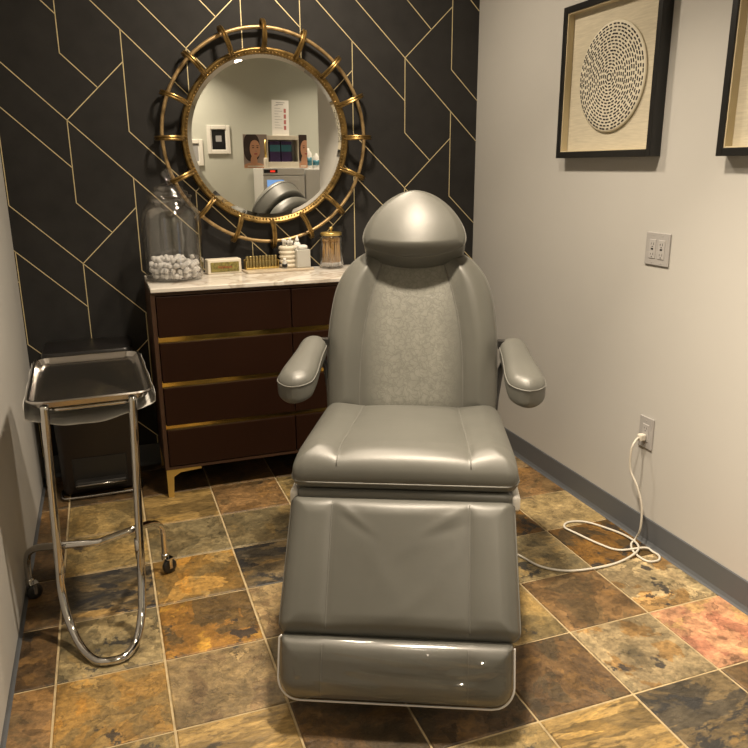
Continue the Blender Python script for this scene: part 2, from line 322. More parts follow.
# ------------------------------------------------------------------ room shell
W = 2.235; FAR = -4.62; JOG = -3.0; XFAR = 3.5
floor = struct(box('floor', (-0.1, XFAR + 0.1, FAR - 0.1, 0.1, -0.06, -0.004), M['grout']))
struct(box('ceiling', (-0.1, XFAR + 0.1, FAR - 0.1, 0.1, CEIL, CEIL + 0.1), M['ceil']))
wb = struct(box('wall_back', (-0.1, W + 0.1, 0.0, 0.1, -0.05, CEIL), M['paper']))
struct(box('wall_left', (-0.1, 0.018, FAR, 0.0, -0.05, CEIL), M['paint']))
struct(box('wall_right', (W, W + 0.12, JOG, 0.0, -0.05, CEIL), M['paint']))
struct(box('wall_right_return', (W + 0.12, XFAR + 0.1, JOG, JOG + 0.12, -0.05, CEIL), M['paint']))
struct(box('wall_far_side', (XFAR, XFAR + 0.1, FAR, JOG, -0.05, CEIL), M['sage']))
struct(box('wall_far', (-0.1, XFAR + 0.1, FAR - 0.1, FAR, -0.05, CEIL), M['sage']))
# cove base with a toe
def cove(name, a, b, nrm, h=0.104):
    a = Vector(a); b = Vector(b); n = Vector(nrm); prof = [(0, 0), (0.016, 0), (0.010, 0.006), (0.005, 0.018), (0.0045, h - 0.003), (0.002, h), (0, h)]
    V = []; k = len(prof)
    for p in (a, b):
        for d, z in prof: V.append(p + n * d + Vector((0, 0, z)))
    Fc = [(i, (i + 1) % k, k + (i + 1) % k, k + i) for i in range(k)] + [tuple(range(k - 1, -1, -1)), tuple(range(k, 2 * k))]
    return struct(mesh(name, V, Fc, M['base']))
cove('baseboard_right', (W, 0, 0), (W, JOG, 0), (-1, 0, 0))
cove('baseboard_left', (0.012, FAR, 0), (0.012, 0, 0), (1, 0, 0))
cove('baseboard_back', (0, 0, 0), (W, 0, 0), (0, -1, 0))
cove('baseboard_far', (0, FAR, 0), (XFAR, FAR, 0), (0, 1, 0))

# gold foil lines of the wallpaper
A0, PX, W1, VP, S = 0.292, 0.5163, 0.248, 0.6075, 0.967
def strip(x0, z0, x1, z1, w=0.0038):
    # clip to the wall
    def clip(lo, hi, a0, b0, a1, b1):
        pts = [(a0, b0), (a1, b1)]
        if a0 > a1: pts.reverse()
        (a0, b0), (a1, b1) = pts
        if a1 <= lo or a0 >= hi: return None
        f = lambda a: b0 + (b1 - b0) * (a - a0) / (a1 - a0) if a1 != a0 else b0
        n0, n1 = max(a0, lo), min(a1, hi)
        return n0, f(n0), n1, f(n1)
    if abs(x1 - x0) > 1e-6:
        c = clip(0.002, W - 0.002, x0, z0, x1, z1)
        if c is None: return
        x0, z0, x1, z1 = c
    elif not (0 < x0 < W): return
    c = clip(0.106, CEIL - 0.002, z0, x0, z1, x1)
    if c is None: return
    z0, x0, z1, x1 = c
    d = Vector((x1 - x0, 0, z1 - z0)); ln = d.length
    if ln < 0.004: return
    d.normalize(); n = Vector((-d.z, 0, d.x)) * (w / 2); c0 = Vector(((x0 + x1) / 2, 0, (z0 + z1) / 2)); e = d * (ln / 2 + w * 0.2)
    q = [-e - n, e - n, e + n, -e + n]
    V = [v + Vector((0, 0.001, 0)) for v in q] + [v + Vector((0, -0.0007, 0)) for v in q]
    mesh('gold_strip', V, [(0, 1, 2, 3), (7, 6, 5, 4), (0, 4, 5, 1), (1, 5, 6, 2), (2, 6, 7, 3), (3, 7, 4, 0)], M['foil'], wb, loc=c0)
for ci in range(-2, 6):
    x = A0 + ci * PX
    for k in range(-3, 5):
        z = 1.601 + (0.304 if ci % 2 else 0.0) + k * VP
        w2 = PX - W1
        strip(x, z, x, z - 0.343)                                       # type-one upright
        strip(x - w2, z + S * w2, x + PX, z - S * PX)                   # long falling diagonal
        strip(x, z, x + W1, z + S * W1)                                 # rising diagonal
        strip(x, z - 0.343, x + 0.137, z - 0.343 - 0.137 * S)           # short falling diagonal
        strip(x + W1, z - S * W1, x + W1, z - S * W1 - 0.411)           # type-two upright

# slate floor tiles, each its own piece
T = 0.3; G = 0.0068
def tile_mesh(seed):
    rnd = random.Random(seed); h = (T - G) / 2; b = 0.0035
    V = []
    for z, d in ((-0.012, 0), (-0.0022, 0), (0.0, b)):
        for sx, sy in ((-1, -1), (1, -1), (1, 1), (-1, 1)):
            V.append((sx * (h - d) + rnd.uniform(-.0006, .0006), sy * (h - d) + rnd.uniform(-.0006, .0006), z))
    Fc = []
    for r in range(2):
        for k in range(4): Fc.append((r * 4 + k, r * 4 + (k + 1) % 4, r * 4 + 4 + (k + 1) % 4, r * 4 + 4 + k))
    Fc.append((8, 9, 10, 11))
    me = bpy.data.meshes.new('tile'); me.from_pydata(V, [], Fc); me.update(); return me
KIND = {}
rows = {  # tile row -> slate of columns -1 .. 6 (left wall to right wall)
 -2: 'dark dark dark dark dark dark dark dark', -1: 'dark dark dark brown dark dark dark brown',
 0: 'brown olive streak brown olive dark brown tan', 1: 'dark olive grey grey dark brown olive brown', 2: 'brown black ochre black tan brown rust pale',
 3: 'dark grey rust tan brown olive grey rust', 4: 'brown ochre tan olive dark olive brown mixed', 5: 'olive olive streak dark dark dark mixed red',
 6: 'tan brown olive grey olive streak black brown', 7: 'brown ochre tan dark rust olive grey tan', 8: 'dark olive brown grey tan ochre rust olive'}
tmeshes = {}
ccol = list(SL)
for j in range(-2, 13):
    ks = rows[j].split() if j in rows else [random.choice(ccol) for _ in range(8)]
    for i in range(-1, 12):
        cx = (i + 0.5 + 0.45) * T; cy = (-(j + 0.5) - 1.27) * T
        x0, x1 = max(cx - T / 2, 0.0), cx + T / 2
        y0, y1 = cy - T / 2, min(cy + T / 2, 0.0)
        if cx - T / 2 > (W if cy > JOG else XFAR) - 0.01 or y0 < FAR - 0.25: continue
        kind = ks[i + 1] if i + 1 < 8 else random.choice(ccol)
        full = x1 - x0 > 0.29 and y1 - y0 > 0.29
        if y1 - y0 < 0.01: continue
        key = (kind, random.randrange(3)) if full else None
        if full and key in tmeshes: me = tmeshes[key]
        else:
            me = tile_mesh(random.randrange(9999)); me.materials.append(SL[kind])
            if full: tmeshes[key] = me
            else:
                for v in me.vertices:
                    v.co.x *= (x1 - x0 - G) / (T - G); v.co.y *= (y1 - y0 - G) / (T - G)
        o = bpy.data.objects.new('tile', me); link(o, floor)
        o.location = ((x0 + x1) / 2, (y0 + y1) / 2, random.uniform(-0.0006, 0.0004))
        o.rotation_euler = (random.uniform(-.001, .001), random.uniform(-.001, .001), 0)

# recessed ceiling lamps
M['lens'] = pmat('lamp_lens', (0.9, 0.85, 0.75), 0.4, emit=LAMP_COLOR, estr=6.0)
lamp_where = ['above the dresser', 'above the seat of the chair', 'added out of view to brighten the right wall', 'behind the camera facing the white frames', 'behind the camera by the fridge']
for (lx, ly, watt, spr, aim), wh in zip(LAMPS, lamp_where):
    t = thing('ceiling_light', 'round recessed warm ceiling light ' + wh, 'ceiling light', (lx, ly, CEIL), group='recessed ceiling lights')
    lathe('trim_ring', [(0.085, -0.002), (0.088, -0.008), (0.104, -0.006), (0.106, 0.0), (0.085, 0.0)], M['white'], t, 32, closed=True)
    lathe('lens', [(0.0, -0.003), (0.085, -0.003), (0.085, 0.0), (0, 0)], M['lens'], t, 32)
    ld = bpy.data.lights.new('lamp', 'AREA'); ld.shape = 'DISK'; ld.size = 0.17; ld.energy = watt; ld.color = LAMP_COLOR; ld.spread = math.radians(spr)
    lo = bpy.data.objects.new('lamp', ld); link(lo, t); lo.location = (0, 0, -0.03 if aim else -0.012)
    if aim: lo.rotation_euler = (Vector(aim) - Vector((lx, ly, CEIL))).to_track_quat('-Z', 'Y').to_euler(); ld.size = 0.09

# ------------------------------------------------------------------ the chair
def pad(name, hw, Ln, Th, r, place, mat, parent, seams=None, puff=0.0, crown=0.0, r2=None, nx=84, ny=64, extra=None, end_puff=0.0):
    """upholstered pad: half width hw(y), length Ln, thickness Th, rounded rim r; seams(y)-> list of x where the cover is sewn down"""
    ys = Ln * (0.5 - 0.5 * np.cos(np.linspace(0, PI, ny))); ys = 0.55 * ys + 0.45 * np.linspace(0, Ln, ny)
    u0 = np.sin(np.linspace(-PI / 2, PI / 2, nx)); us = 0.6 * u0 + 0.4 * np.linspace(-1, 1, nx)
    fy = np.linspace(0, Ln, 160); fw_ = np.array([hw(y) for y in fy])
    seg = np.concatenate([np.stack([fw_, fy], 1), np.stack([np.linspace(fw_[-1], -fw_[-1], 30), np.full(30, Ln)], 1), np.stack([-fw_[::-1], fy[::-1]], 1), np.stack([np.linspace(-fw_[0], fw_[0], 30), np.zeros(30)], 1)])
    a = seg; b = np.roll(seg, -1, 0); ab = b - a; l2 = (ab ** 2).sum(1) + 1e-12
    r2 = r2 or r * 0.6
    V = []; idx = {}
    tops = np.zeros((ny, nx)); bots = np.zeros((ny, nx)); X = np.zeros((ny, nx)); D = np.zeros((ny, nx))
    for j, y in enumerate(ys):
        h = max(hw(y), 1e-4)
        sm = [-h] + sorted(seams(y)) + [h] if seams else None
        for i, u in enumerate(us):
            x = u * h; X[j, i] = x
            if i in (0, nx - 1) or j in (0, ny - 1): d = 0.0
            else:
                t = np.clip((((np.array([x, y]) - a) * ab).sum(1)) / l2, 0, 1); q = a + ab * t[:, None]
                d = math.sqrt((((q - np.array([x, y])) ** 2).sum(1)).min())
            D[j, i] = d
            e = lambda rr: (Th / 2 - rr + math.sqrt(max(rr * rr - (rr - d) ** 2, 0))) if d < rr else Th / 2
            zt = e(min(r, Th / 2)); zb = -e(min(r2, Th / 2))
            if r <= Th / 2 or True:
                k = min(d / max(r, 1e-6) / 1.6, 1.0); k = k * k * (3 - 2 * k)
                zt += crown * (1 - u * u) * k + end_puff * k * math.exp(-((y) / 0.07) ** 2)
                if sm:
                    for s0, s1 in zip(sm[:-1], sm[1:]):
                        if s0 <= x <= s1 and s1 > s0:
                            tt = (x - s0) / (s1 - s0); zt += puff * (max(4 * tt * (1 - tt), 0) ** 0.5) * k - puff * 0.15 * k
                if extra: zt += extra(x, y) * k
            tops[j, i] = zt; bots[j, i] = zb
    mid0 = Th / 2 - min(r, Th / 2)
    for j in range(ny):
        for i in range(nx): V.append(place(X[j, i], ys[j], tops[j, i]))
    nt = len(V); bi = {}
    for j in range(ny):
        for i in range(nx): V.append(place(X[j, i], ys[j], bots[j, i]))
    Fc = []
    for j in range(ny - 1):
        for i in range(nx - 1):
            q = (j * nx + i, j * nx + i + 1, (j + 1) * nx + i + 1, (j + 1) * nx + i)
            Fc.append(q); Fc.append(tuple(nt + k for k in reversed(q)))
    ring = [i for i in range(nx)] + [j * nx + nx - 1 for j in range(1, ny)] + [(ny - 1) * nx + i for i in range(nx - 2, -1, -1)] + [j * nx for j in range(ny - 2, 0, -1)]
    for k in range(len(ring)):
        p, q = ring[k], ring[(k + 1) % len(ring)]
        Fc.append((q, p, nt + p, nt + q))
    o = mesh(name, V, Fc, mat, parent, True)
    def surf(x, y):   # top surface point at (x, y)
        j = int(np.argmin(abs(ys - y))); j2 = min(max(j + (1 if y > ys[j] else -1), 0), ny - 1)
        z0 = np.interp(x, X[j], tops[j]); z1 = np.interp(x, X[j2], tops[j2])
        f = 0 if ys[j2] == ys[j] else (y - ys[j]) / (ys[j2] - ys[j]); return z0 * (1 - f) + z1 * f
    o_outline = lambda zz, n=90: [place(s[0], s[1], zz) for s in seg[::3]]
    return o, surf, o_outline
def rrw(Wd, Ln, rc0, rc1, fn=None):
    def hw(y):
        w = Wd if fn is None else fn(y / Ln)
        if y < rc0: return w - rc0 + math.sqrt(max(rc0 ** 2 - (rc0 - y) ** 2, 0))
        if y > Ln - rc1: return w - rc1 + math.sqrt(max(rc1 ** 2 - (rc1 - (Ln - y)) ** 2, 0))
        return w
    return hw
def interp(px, py):
    P = [Vector((a, b, 0)) for a, b in zip(px, py)]; c = catmull(P, 12); cx = [p.x for p in c]; cy = [p.y for p in c]
    return lambda v: float(np.interp(v, cx, cy))

YO = 0.55                                     # chair frame: x to the viewer's right, y away from the viewer
ang = math.radians(24.7)
CF = Vector((0.973, -2.092, 0)) + Vector((math.sin(ang), math.cos(ang), 0)) * YO
chair = thing('treatment_chair', 'grey vinyl padded treatment chair with armrests, headrest and hanging leg rest', 'chair', CF, -ang)
def frame(o, along, lean_up, ox=0.0):
    """place() for a flat pad: o=(y,z) start, along=(dy,dz) unit, outward normal = lean_up"""
    def f(x, y, z): return (x + ox, o[0] + along[0] * y + lean_up[0] * z - YO, o[1] + along[1] * y + lean_up[1] * z)
    return f
def unit(a, b): l = math.hypot(a, b); return (a / l, b / l)
def seam_lines(surf, place, fns, y0, y1, parent, rad=0.0019, lift=0.0004, n=40, name='seam'):
    for fn in fns:
        pts = [place(fn(y), y, surf(fn(y), y) + lift) for y in np.linspace(y0, y1, n)]
        tube(name, pts, rad, M['seam'], parent, 6)

# leg rest: front face from (0.27,0.548) down to (0.052,0.243)
al = unit(-0.215, -0.308); no = (al[1], -al[0])
TL = 0.085
plc_leg = frame((0.268 - no[0] * TL / 2, 0.540 - no[1] * TL / 2), al, no, -0.005)
LL = 0.368
ls = lambda y: [-0.188 + 0.0 * y, 0.184]
def leg_wr(x, y):
    w = 0
    AM = 0.42
    for (cx, cy, dx, dy, ln, am, wd) in ((-0.135, 0.055, 0.75, 0.62, 0.07, 0.0055, 0.011), (-0.12, 0.085, 0.8, 0.5, 0.06, -0.004, 0.012), (0.125, 0.06, -0.85, 0.5, 0.075, 0.0055, 0.011), (0.12, 0.095, -0.9, 0.35, 0.06, -0.004, 0.012), (0.05, 0.125, -0.8, 0.5, 0.07, 0.003, 0.016), (0.10, 0.21, -0.6, 0.75, 0.09, 0.003, 0.02), (-0.05, 0.2, 0.5, 0.8, 0.09, 0.0025, 0.025), (0.02, 0.29, -0.8, 0.5, 0.1, 0.0025, 0.02)):
        l = math.hypot(dx, dy); dx_, dy_ = dx / l, dy / l
        s = (x - cx) * dx_ + (y - cy) * dy_; p = -(x - cx) * dy_ + (y - cy) * dx_
        w += AM * am * math.exp(-(s / ln) ** 2 - (p / wd) ** 2)
    return w
o, sf, ol = pad('leg_rest', rrw(0.315, LL, 0.022, 0.034, lambda v: 0.306 + 0.010 * v), LL, TL, 0.036, plc_leg, M['leather'], chair, ls, 0.011, 0.004, extra=leg_wr, nx=100, ny=80)
seam_lines(sf, plc_leg, [lambda y: -0.188, lambda y: 0.184], 0.022, LL - 0.015, o)
tube('piping', ol(TL / 2 - 0.034), 0.0028, M['seam'], o, 6, closed=True)
# foot flap with its clear vinyl cover
al2 = unit(-0.052, -0.15); no2 = (al2[1], -al2[0]); TF = 0.075
plc_flap = frame((0.040 - no2[0] * TF / 2, 0.240 - no2[1] * TF / 2), al2, no2, -0.010)
LF = 0.158
o, sf, ol = pad('foot_extension', rrw(0.300, LF, 0.012, 0.055), LF, TF, 0.034, plc_flap, M['leather'], chair, ls, 0.006, 0.006, nx=70, ny=40)
seam_lines(sf, plc_flap, [lambda y: -0.188, lambda y: 0.184], 0.014, LF - 0.012, o)
def wav(x, y):
    w = 0.0015 * math.sin(9 * x + 30 * y)
    for (x0, y0, x1, y1, am, wd) in ((-0.22, 0.018, 0.06, 0.050, 0.006, 0.007), (-0.12, 0.072, 0.20, 0.102, 0.0065, 0.008), (-0.20, 0.100, -0.04, 0.118, 0.005, 0.007), (0.06, 0.030, 0.24, 0.046, 0.006, 0.008), (0.14, 0.075, 0.25, 0.060, 0.004, 0.010), (-0.26, 0.045, -0.245, 0.10, 0.004, 0.007)):
        dx, dy = x1 - x0, y1 - y0; l = math.hypot(dx, dy); t = ((x - x0) * dx + (y - y0) * dy) / l / l; p = ((x - x0) * dy - (y - y0) * dx) / l
        w += am * math.exp(-(p / wd) ** 2) * math.exp(-(max(abs(t - 0.5) - 0.35, 0) / 0.12) ** 2)
    return w
o2, sf2, ol2 = pad('clear_cover', rrw(0.302, LF + 0.005, 0.012, 0.057), LF + 0.005, TF + 0.016, 0.036, lambda x, y, z: plc_flap(x, y - 0.002, z), M['film'], chair, None, 0, 0.004, extra=wav, nx=150, ny=110)
tube('welt', [Vector(p) + Vector((0, no2[0] * 0.012, no2[1] * 0.012)) for p in ol2(0.008)][3:117], 0.0027, M['film_edge'], o2, 8)
# seat
YS0, LS, TS = 0.276, 0.655, 0.082
def plc_seat(x, y, z):
    zz = 0.596 + z - 0.052 * (max(y - 0.12, 0) / 0.53)
    bend = max(0, (0.09 - y) / 0.09); zz -= 0.016 * bend * bend
    bk = max(0, (y - 0.5) / 0.16); zz += 0.0 * bk
    return (x, YS0 + y - YO, zz)
ss = lambda y: [-0.186 + 0.02 * (y / LS), 0.182 - 0.02 * (y / LS)]
o, sf, ol = pad('seat', rrw(0.312, LS, 0.03, 0.03), LS, TS, 0.05, plc_seat, M['leather'], chair, ss, 0.014, 0.0, extra=lambda x, y: 0.012 * (max(0, abs(x) - 0.18) / 0.13), nx=100, ny=80)
seam_lines(sf, plc_seat, [lambda y: ss(y)[0], lambda y: ss(y)[1]], 0.012, LS - 0.03, o)
tube('piping', ol(-0.012), 0.003, M['seam'], o, 6, closed=True)
box('seat_pan', (-0.28, 0.28, 0.36 - YO, 0.90 - YO, 0.43, 0.496), M['darkmetal'], chair, 0.008)
o = pad('knee_roll', rrw(0.297, 0.05, 0.015, 0.015), 0.05, 0.036, 0.016, lambda x, y, z: (x, 0.292 - z - YO, 0.545 - y), M['leather'], chair, nx=30, ny=14)[0]
for s in (-1, 1):
    bm = bmesh.new(); add_box(bm, 0.306 * s - 0.012, 0.306 * s + 0.012, 0.285 - YO, 0.56 - YO, 0.492, 0.536, 0.009, 3)
    from_bm('side_cover', bm, M['whiteplas'], chair, True)
# backrest
LB, TB = 0.628, 0.115
al3 = unit(0.195, 0.56); no3 = (-al3[1], al3[0])
pb = frame((0.912 - no3[0] * TB / 2, 0.533 - no3[1] * TB / 2), al3, no3, -0.004)
def plc_back(x, y, z):
    return pb(x, y, z + 0.018 * math.sin(PI * min(y / LB, 1)) - 0.01 + 0.016 * (x / 0.29) ** 2)
bw = interp([0, .2, .4, .55, .7, .8, .88, .94, .98, 1.0], [.300, .304, .304, .299, .286, .268, .240, .205, .165, .135])
bs = interp([0, .25, .5, .7, .85, 1.0], [.184, .183, .172, .148, .120, .092])
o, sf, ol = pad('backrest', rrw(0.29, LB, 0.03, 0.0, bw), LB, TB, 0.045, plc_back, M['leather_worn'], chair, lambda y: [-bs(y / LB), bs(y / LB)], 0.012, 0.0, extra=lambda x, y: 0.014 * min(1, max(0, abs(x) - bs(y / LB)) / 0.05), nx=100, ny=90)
seam_lines(sf, plc_back, [lambda y: -bs(y / LB), lambda y: bs(y / LB)], 0.02, LB - 0.02, o)
tube('piping', ol(0.012), 0.003, M['seam'], o, 6, closed=True)
pbk = lambda x, y, z: pb(x, y, z - 0.075)
pad('back_shell', rrw(0.25, 0.5, 0.04, 0.08), 0.5, 0.05, 0.02, pbk, M['leather'], chair, nx=40, ny=30)
# headrest: half-moon pad leaning back, its lower rim facing the feet
th = math.radians(36); al4 = (math.sin(th), math.cos(th)); no4 = (-math.cos(th), math.sin(th)); TH = 0.118; LH = 0.268
ph = frame((0.992 - no4[0] * TH / 2, 1.110 - no4[1] * TH / 2), al4, no4)
def hwh(y):
    v = y / LH
    if v < 0.15: return 0.181 * (1 - 0.05 * ((0.15 - v) / 0.15) ** 2)
    return 0.181 * max(1 - ((v - 0.15) / 0.85) ** 2.0, 0.0) ** 0.53 + 0.0005
def plc_head(x, y, z):
    v = min(max(y / LH, 0), 1)
    return ph(x, y + 0.062 * (x / 0.184) ** 2 * (1 - v) ** 2, z - 0.018 * (x / 0.18) ** 2)
o, sf, ol = pad('headrest', hwh, LH, TH, 0.020, plc_head, M['leather'], chair, None, 0, 0.022, r2=0.02, extra=lambda x, y: 0.013 * math.sin(PI * min(max(y / LH, 0), 1)), nx=80, ny=70)
tube('piping', ol(TH / 2 - 0.021), 0.003, M['seam'], o, 6, closed=True)
hb = lambda x, y, z: ph(x, y + 0.02 + 0.05 * (x / 0.17) ** 2 * (1 - y / 0.24), z - 0.115 - 0.03 * (x / 0.17) ** 2)
pad('headrest_bolster', lambda y: 0.178 * max(1 - max((y / 0.24 - 0.3) / 0.7, 0) ** 2.2, 0) ** 0.5 + 0.001, 0.24, 0.10, 0.045, hb, M['leather'], chair, r2=0.04, nx=50, ny=40)
tube('headrest_post', [(0, 1.17 - YO, 0.98), (0, 1.20 - YO, 1.06), (0, 1.22 - YO, 1.12), (0, 1.20 - YO, 1.17)], 0.02, M['darkmetal'], chair, 12)
# armrests
aw = interp([0, .12, .3, .5, .7, .88, 1.0], [.046, .058, .060, .054, .049, .047, .036])
for s in (-1, 1):
    LA, TA = 0.335, 0.072
    def plc_arm(x, y, z, s=s):
        t = y / LA
        cx = 0.378 - 0.030 * t; zz = 0.748 - TA / 2 + 0.078 * t
        # taller rounded nose at the front, thinner towards the back
        k = 1.0 + 0.55 * max(0, 1 - t / 0.35)
        if z < 0: z *= k
        return (s * (cx) + x, 0.665 + y * 0.985 - YO, zz + z)
    hwa = lambda y: aw(y / LA) * (math.sqrt(max(1 - (1 - min(y / 0.05, 1)) ** 2, 0)) * 0.985 + 0.015) * (math.sqrt(max(1 - (1 - min((LA - y) / 0.03, 1)) ** 2, 0)) * 0.97 + 0.03)
    o, sf, ol = pad('armrest', hwa, LA, TA, 0.030, plc_arm, M['leather'], chair, None, 0, 0.006, r2=0.018, nx=40, ny=60)
    tube('piping', ol(TA / 2 - 0.026), 0.0022, M['seam'], o, 6, closed=True)
    tube('armrest_bracket', [(s * 0.345, 0.96 - YO, 0.775), (s * 0.335, 0.985 - YO, 0.76), (s * 0.315, 1.0 - YO, 0.70), (s * 0.30, 0.98 - YO, 0.60), (s * 0.29, 0.95 - YO, 0.50)], 0.011, M['darkmetal'], chair, 8)
    bm = bmesh.new(); add_box(bm, s * 0.312 - 0.014, s * 0.312 + 0.014, 0.955 - YO, 0.985 - YO, 0.785, 0.815, 0.003)
    from_bm('armrest_lock', bm, M['blackplas'], chair)
# pedestal
bm = bmesh.new(); add_box(bm, -0.24, 0.24, 0.36 - YO, 1.08 - YO, 0.0, 0.07, 0.02, 3)
o = from_bm('base_plate', bm, M['darkmetal'], chair); auto(o)
bm = bmesh.new(); add_box(bm, -0.15, 0.15, 0.50 - YO, 0.95 - YO, 0.07, 0.46, 0.02, 3)
o = from_bm('pedestal', bm, M['darkmetal'], chair)
box('leg_rest_hinge', (-0.2, 0.2, 0.30 - YO, 0.34 - YO, 0.40, 0.48), M['darkmetal'], chair, 0.006)

# ------------------------------------------------------------------ dresser
DT = 0.930; DX0, DX1, DY0, DY1 = 0.543, 1.74, -0.437, -0.025
dl = lambda x, y, z: (x - 1.135, y + 0.2275, z)
dr = thing('dresser', 'dark brown eight-drawer dresser with brass channels, brass legs and white marble top', 'dresser', (1.135, -0.2275, 0))
def dbox(name, b, mat, parent, bev=0.0):
    x0, x1, y0, y1, z0, z1 = b
    return box(name, (x0 - 1.135, x1 - 1.135, y0 + 0.2275, y1 + 0.2275, z0, z1), mat, parent, bev)
dbox('side_panel', (DX0, DX0 + 0.018, DY0, DY1, 0.130, 0.912), M['carcass'], dr, 0.0015)
dbox('side_panel', (DX1 - 0.022, DX1, DY0, DY1, 0.130, 0.912), M['carcass'], dr, 0.0015)
dbox('bottom_panel', (DX0 + 0.018, DX1 - 0.022, DY0, DY1, 0.130, 0.144), M['carcass'], dr, 0.001)
dbox('top_panel', (DX0 + 0.018, DX1 - 0.022, DY0, DY1, 0.897, 0.912), M['carcass'], dr, 0.001)
dbox('back_panel', (DX0 + 0.018, DX1 - 0.022, DY1 - 0.012, DY1, 0.144, 0.897), M['carcass'], dr)
dbox('marble_top', (DX0 + 0.002, DX1 + 0.006, DY0 - 0.012, DY1, 0.912, DT), M['marble'], dr, 0.003)
mid = 1.130
rowz = [(0.722, 0.893), (0.526, 0.697), (0.334, 0.502), (0.148, 0.312)]
for z0, z1 in rowz:
    for x0, x1 in ((DX0 + 0.021, mid - 0.002), (mid + 0.002, DX1 - 0.026)):
        dbox('drawer', (x0, x1, DY0 - 0.004, DY1 - 0.05, z0, z1), M['brown'], dr, 0.002)
for a, b in ((0.697, 0.722), (0.502, 0.526), (0.312, 0.334)):
    dbox('brass_channel', (DX0 + 0.018, DX1 - 0.022, DY0 + 0.012, DY0 + 0.03, a, b), M['brass'], dr)
for sx, x in ((1, DX0 + 0.004), (-1, DX1 - 0.004)):
    for sy, y in ((1, DY0 + 0.006), (-1, DY1 - 0.006)):
        # flat L-shaped blade leg: post plus a tapering arm along the front
        pr = [(0, 0), (0.024, 0), (0.030, 0.095), (0.060, 0.112), (0.150, 0.118), (0.150, 0.130), (0, 0.130)]
        V = [(x + sx * p - 1.135, y + 0.2275, z) for p, z in pr] + [(x + sx * p - 1.135, y + sy * 0.016 + 0.2275, z) for p, z in pr]
        n = len(pr); Fc = [tuple(range(n)), tuple(range(2 * n - 1, n - 1, -1))] + [(i, (i + 1) % n, n + (i + 1) % n, n + i) for i in range(n)]
        o = mesh('leg', V, Fc, M['brassmatte'], dr)
        bm = bmesh.new(); bm.from_mesh(o.data); bmesh.ops.recalc_face_normals(bm, faces=bm.faces); bm.to_mesh(o.data); bm.free()

# ------------------------------------------------------------------ sunburst mirror
MC = (1.145, -0.03, 1.532)
mir = thing('round_mirror', 'round wall mirror framed by a gold ring with sixteen hooked spokes', 'mirror', (MC[0], -0.0005, MC[2]))
def ring_tube(name, R, y, r, mat, n=120, sq=None, parent=None):
    return tube(name, [(R * math.cos(2 * PI * k / n), y, R * math.sin(2 * PI * k / n)) for k in range(n)], r, mat, parent or mir, 12, closed=True)
# bevelled glass: flat centre and sloping rim
V = [(0, -0.030, 0)]; Fc = []; n = 128
for R, y in ((0.342, -0.030), (0.365, -0.0262), (0.365, -0.012)):
    for k in range(n): V.append((R * math.cos(2 * PI * k / n), y, R * math.sin(2 * PI * k / n)))
for k in range(n):
    k2 = (k + 1) % n; Fc.append((0, 1 + k, 1 + k2))
    for r_ in range(2): Fc.append((1 + r_ * n + k, 1 + (r_ + 1) * n + k, 1 + (r_ + 1) * n + k2, 1 + r_ * n + k2))
mesh('mirror_glass', V, Fc, M['mirror'], mir)
lth = lambda nm, prof, mat, seg=128: mesh(nm, [(r * math.cos(2 * PI * k / seg), -y, r * math.sin(2 * PI * k / seg)) for r, y in prof for k in range(seg)], [(i * seg + k, i * seg + (k + 1) % seg, ((i + 1) % len(prof)) * seg + (k + 1) % seg, ((i + 1) % len(prof)) * seg + k) for i in range(len(prof)) for k in range(seg)], mat, mir, True)
lth('inner_frame', [(0.360, 0.002), (0.360, 0.030), (0.362, 0.034), (0.370, 0.035), (0.374, 0.042), (0.380, 0.045), (0.386, 0.041), (0.389, 0.030), (0.389, 0.002)], M['antique'])
lth('backing', [(0.0, 0.001), (0.0, 0.010), (0.361, 0.010), (0.361, 0.001)], M['blackplas'], 64)
bm = bmesh.new()
for k in range(150):
    a = 2 * PI * k / 150
    bmesh.ops.create_icosphere(bm, subdivisions=1, radius=0.0052, matrix=Matrix.Translation((0.3665 * math.cos(a), -0.0365, 0.3665 * math.sin(a))))
o = from_bm('bead_border', bm, M['antique'], mir, True); o['kind'] = 'stuff'
ring_tube('outer_ring', 0.470, -0.030, 0.0085, M['antiquelight'])
for k in range(16):
    a = 2 * PI * (k + 0.02) / 16
    ca, sa = math.cos(a), math.sin(a); tx, tz = -sa, ca
    prof = [(0.374, 0.036), (0.386, 0.056), (0.412, 0.076), (0.448, 0.084), (0.482, 0.072), (0.499, 0.044), (0.491, 0.020), (0.470, 0.012)]
    pr = catmull([(R, y, 0) for R, y in prof], 4)
    Vv = []; Ff = []
    wdt = lambda i: 0.0125 - 0.004 * (i / (len(pr) - 1))
    for i, p in enumerate(pr):
        q = pr[min(i + 1, len(pr) - 1)] - pr[max(i - 1, 0)]; nr = Vector((-q.y, q.x, 0)).normalized()
        # fluted section: two ridges with a groove
        for (t_, h_) in ((-1, -0.5), (-0.95, 0.6), (-0.5, 1.0), (0, 0.35), (0.5, 1.0), (0.95, 0.6), (1, -0.5), (0, -0.9)):
            R = p.x + nr.x * h_ * 0.006; y = p.y + nr.y * h_ * 0.006; tt = t_ * wdt(i)
            Vv.append((R * ca + tx * tt, -y, R * sa + tz * tt))
    m8 = 8
    for i in range(len(pr) - 1):
        for q in range(m8): Ff.append((i * m8 + q, i * m8 + (q + 1) % m8, (i + 1) * m8 + (q + 1) % m8, (i + 1) * m8 + q))
    Ff.append(tuple(range(m8))); Ff.append(tuple((len(pr) - 1) * m8 + q for q in range(m8 - 1, -1, -1)))
    o = mesh('spoke', Vv, Ff, M['antique'], mir, True); auto(o, 50)

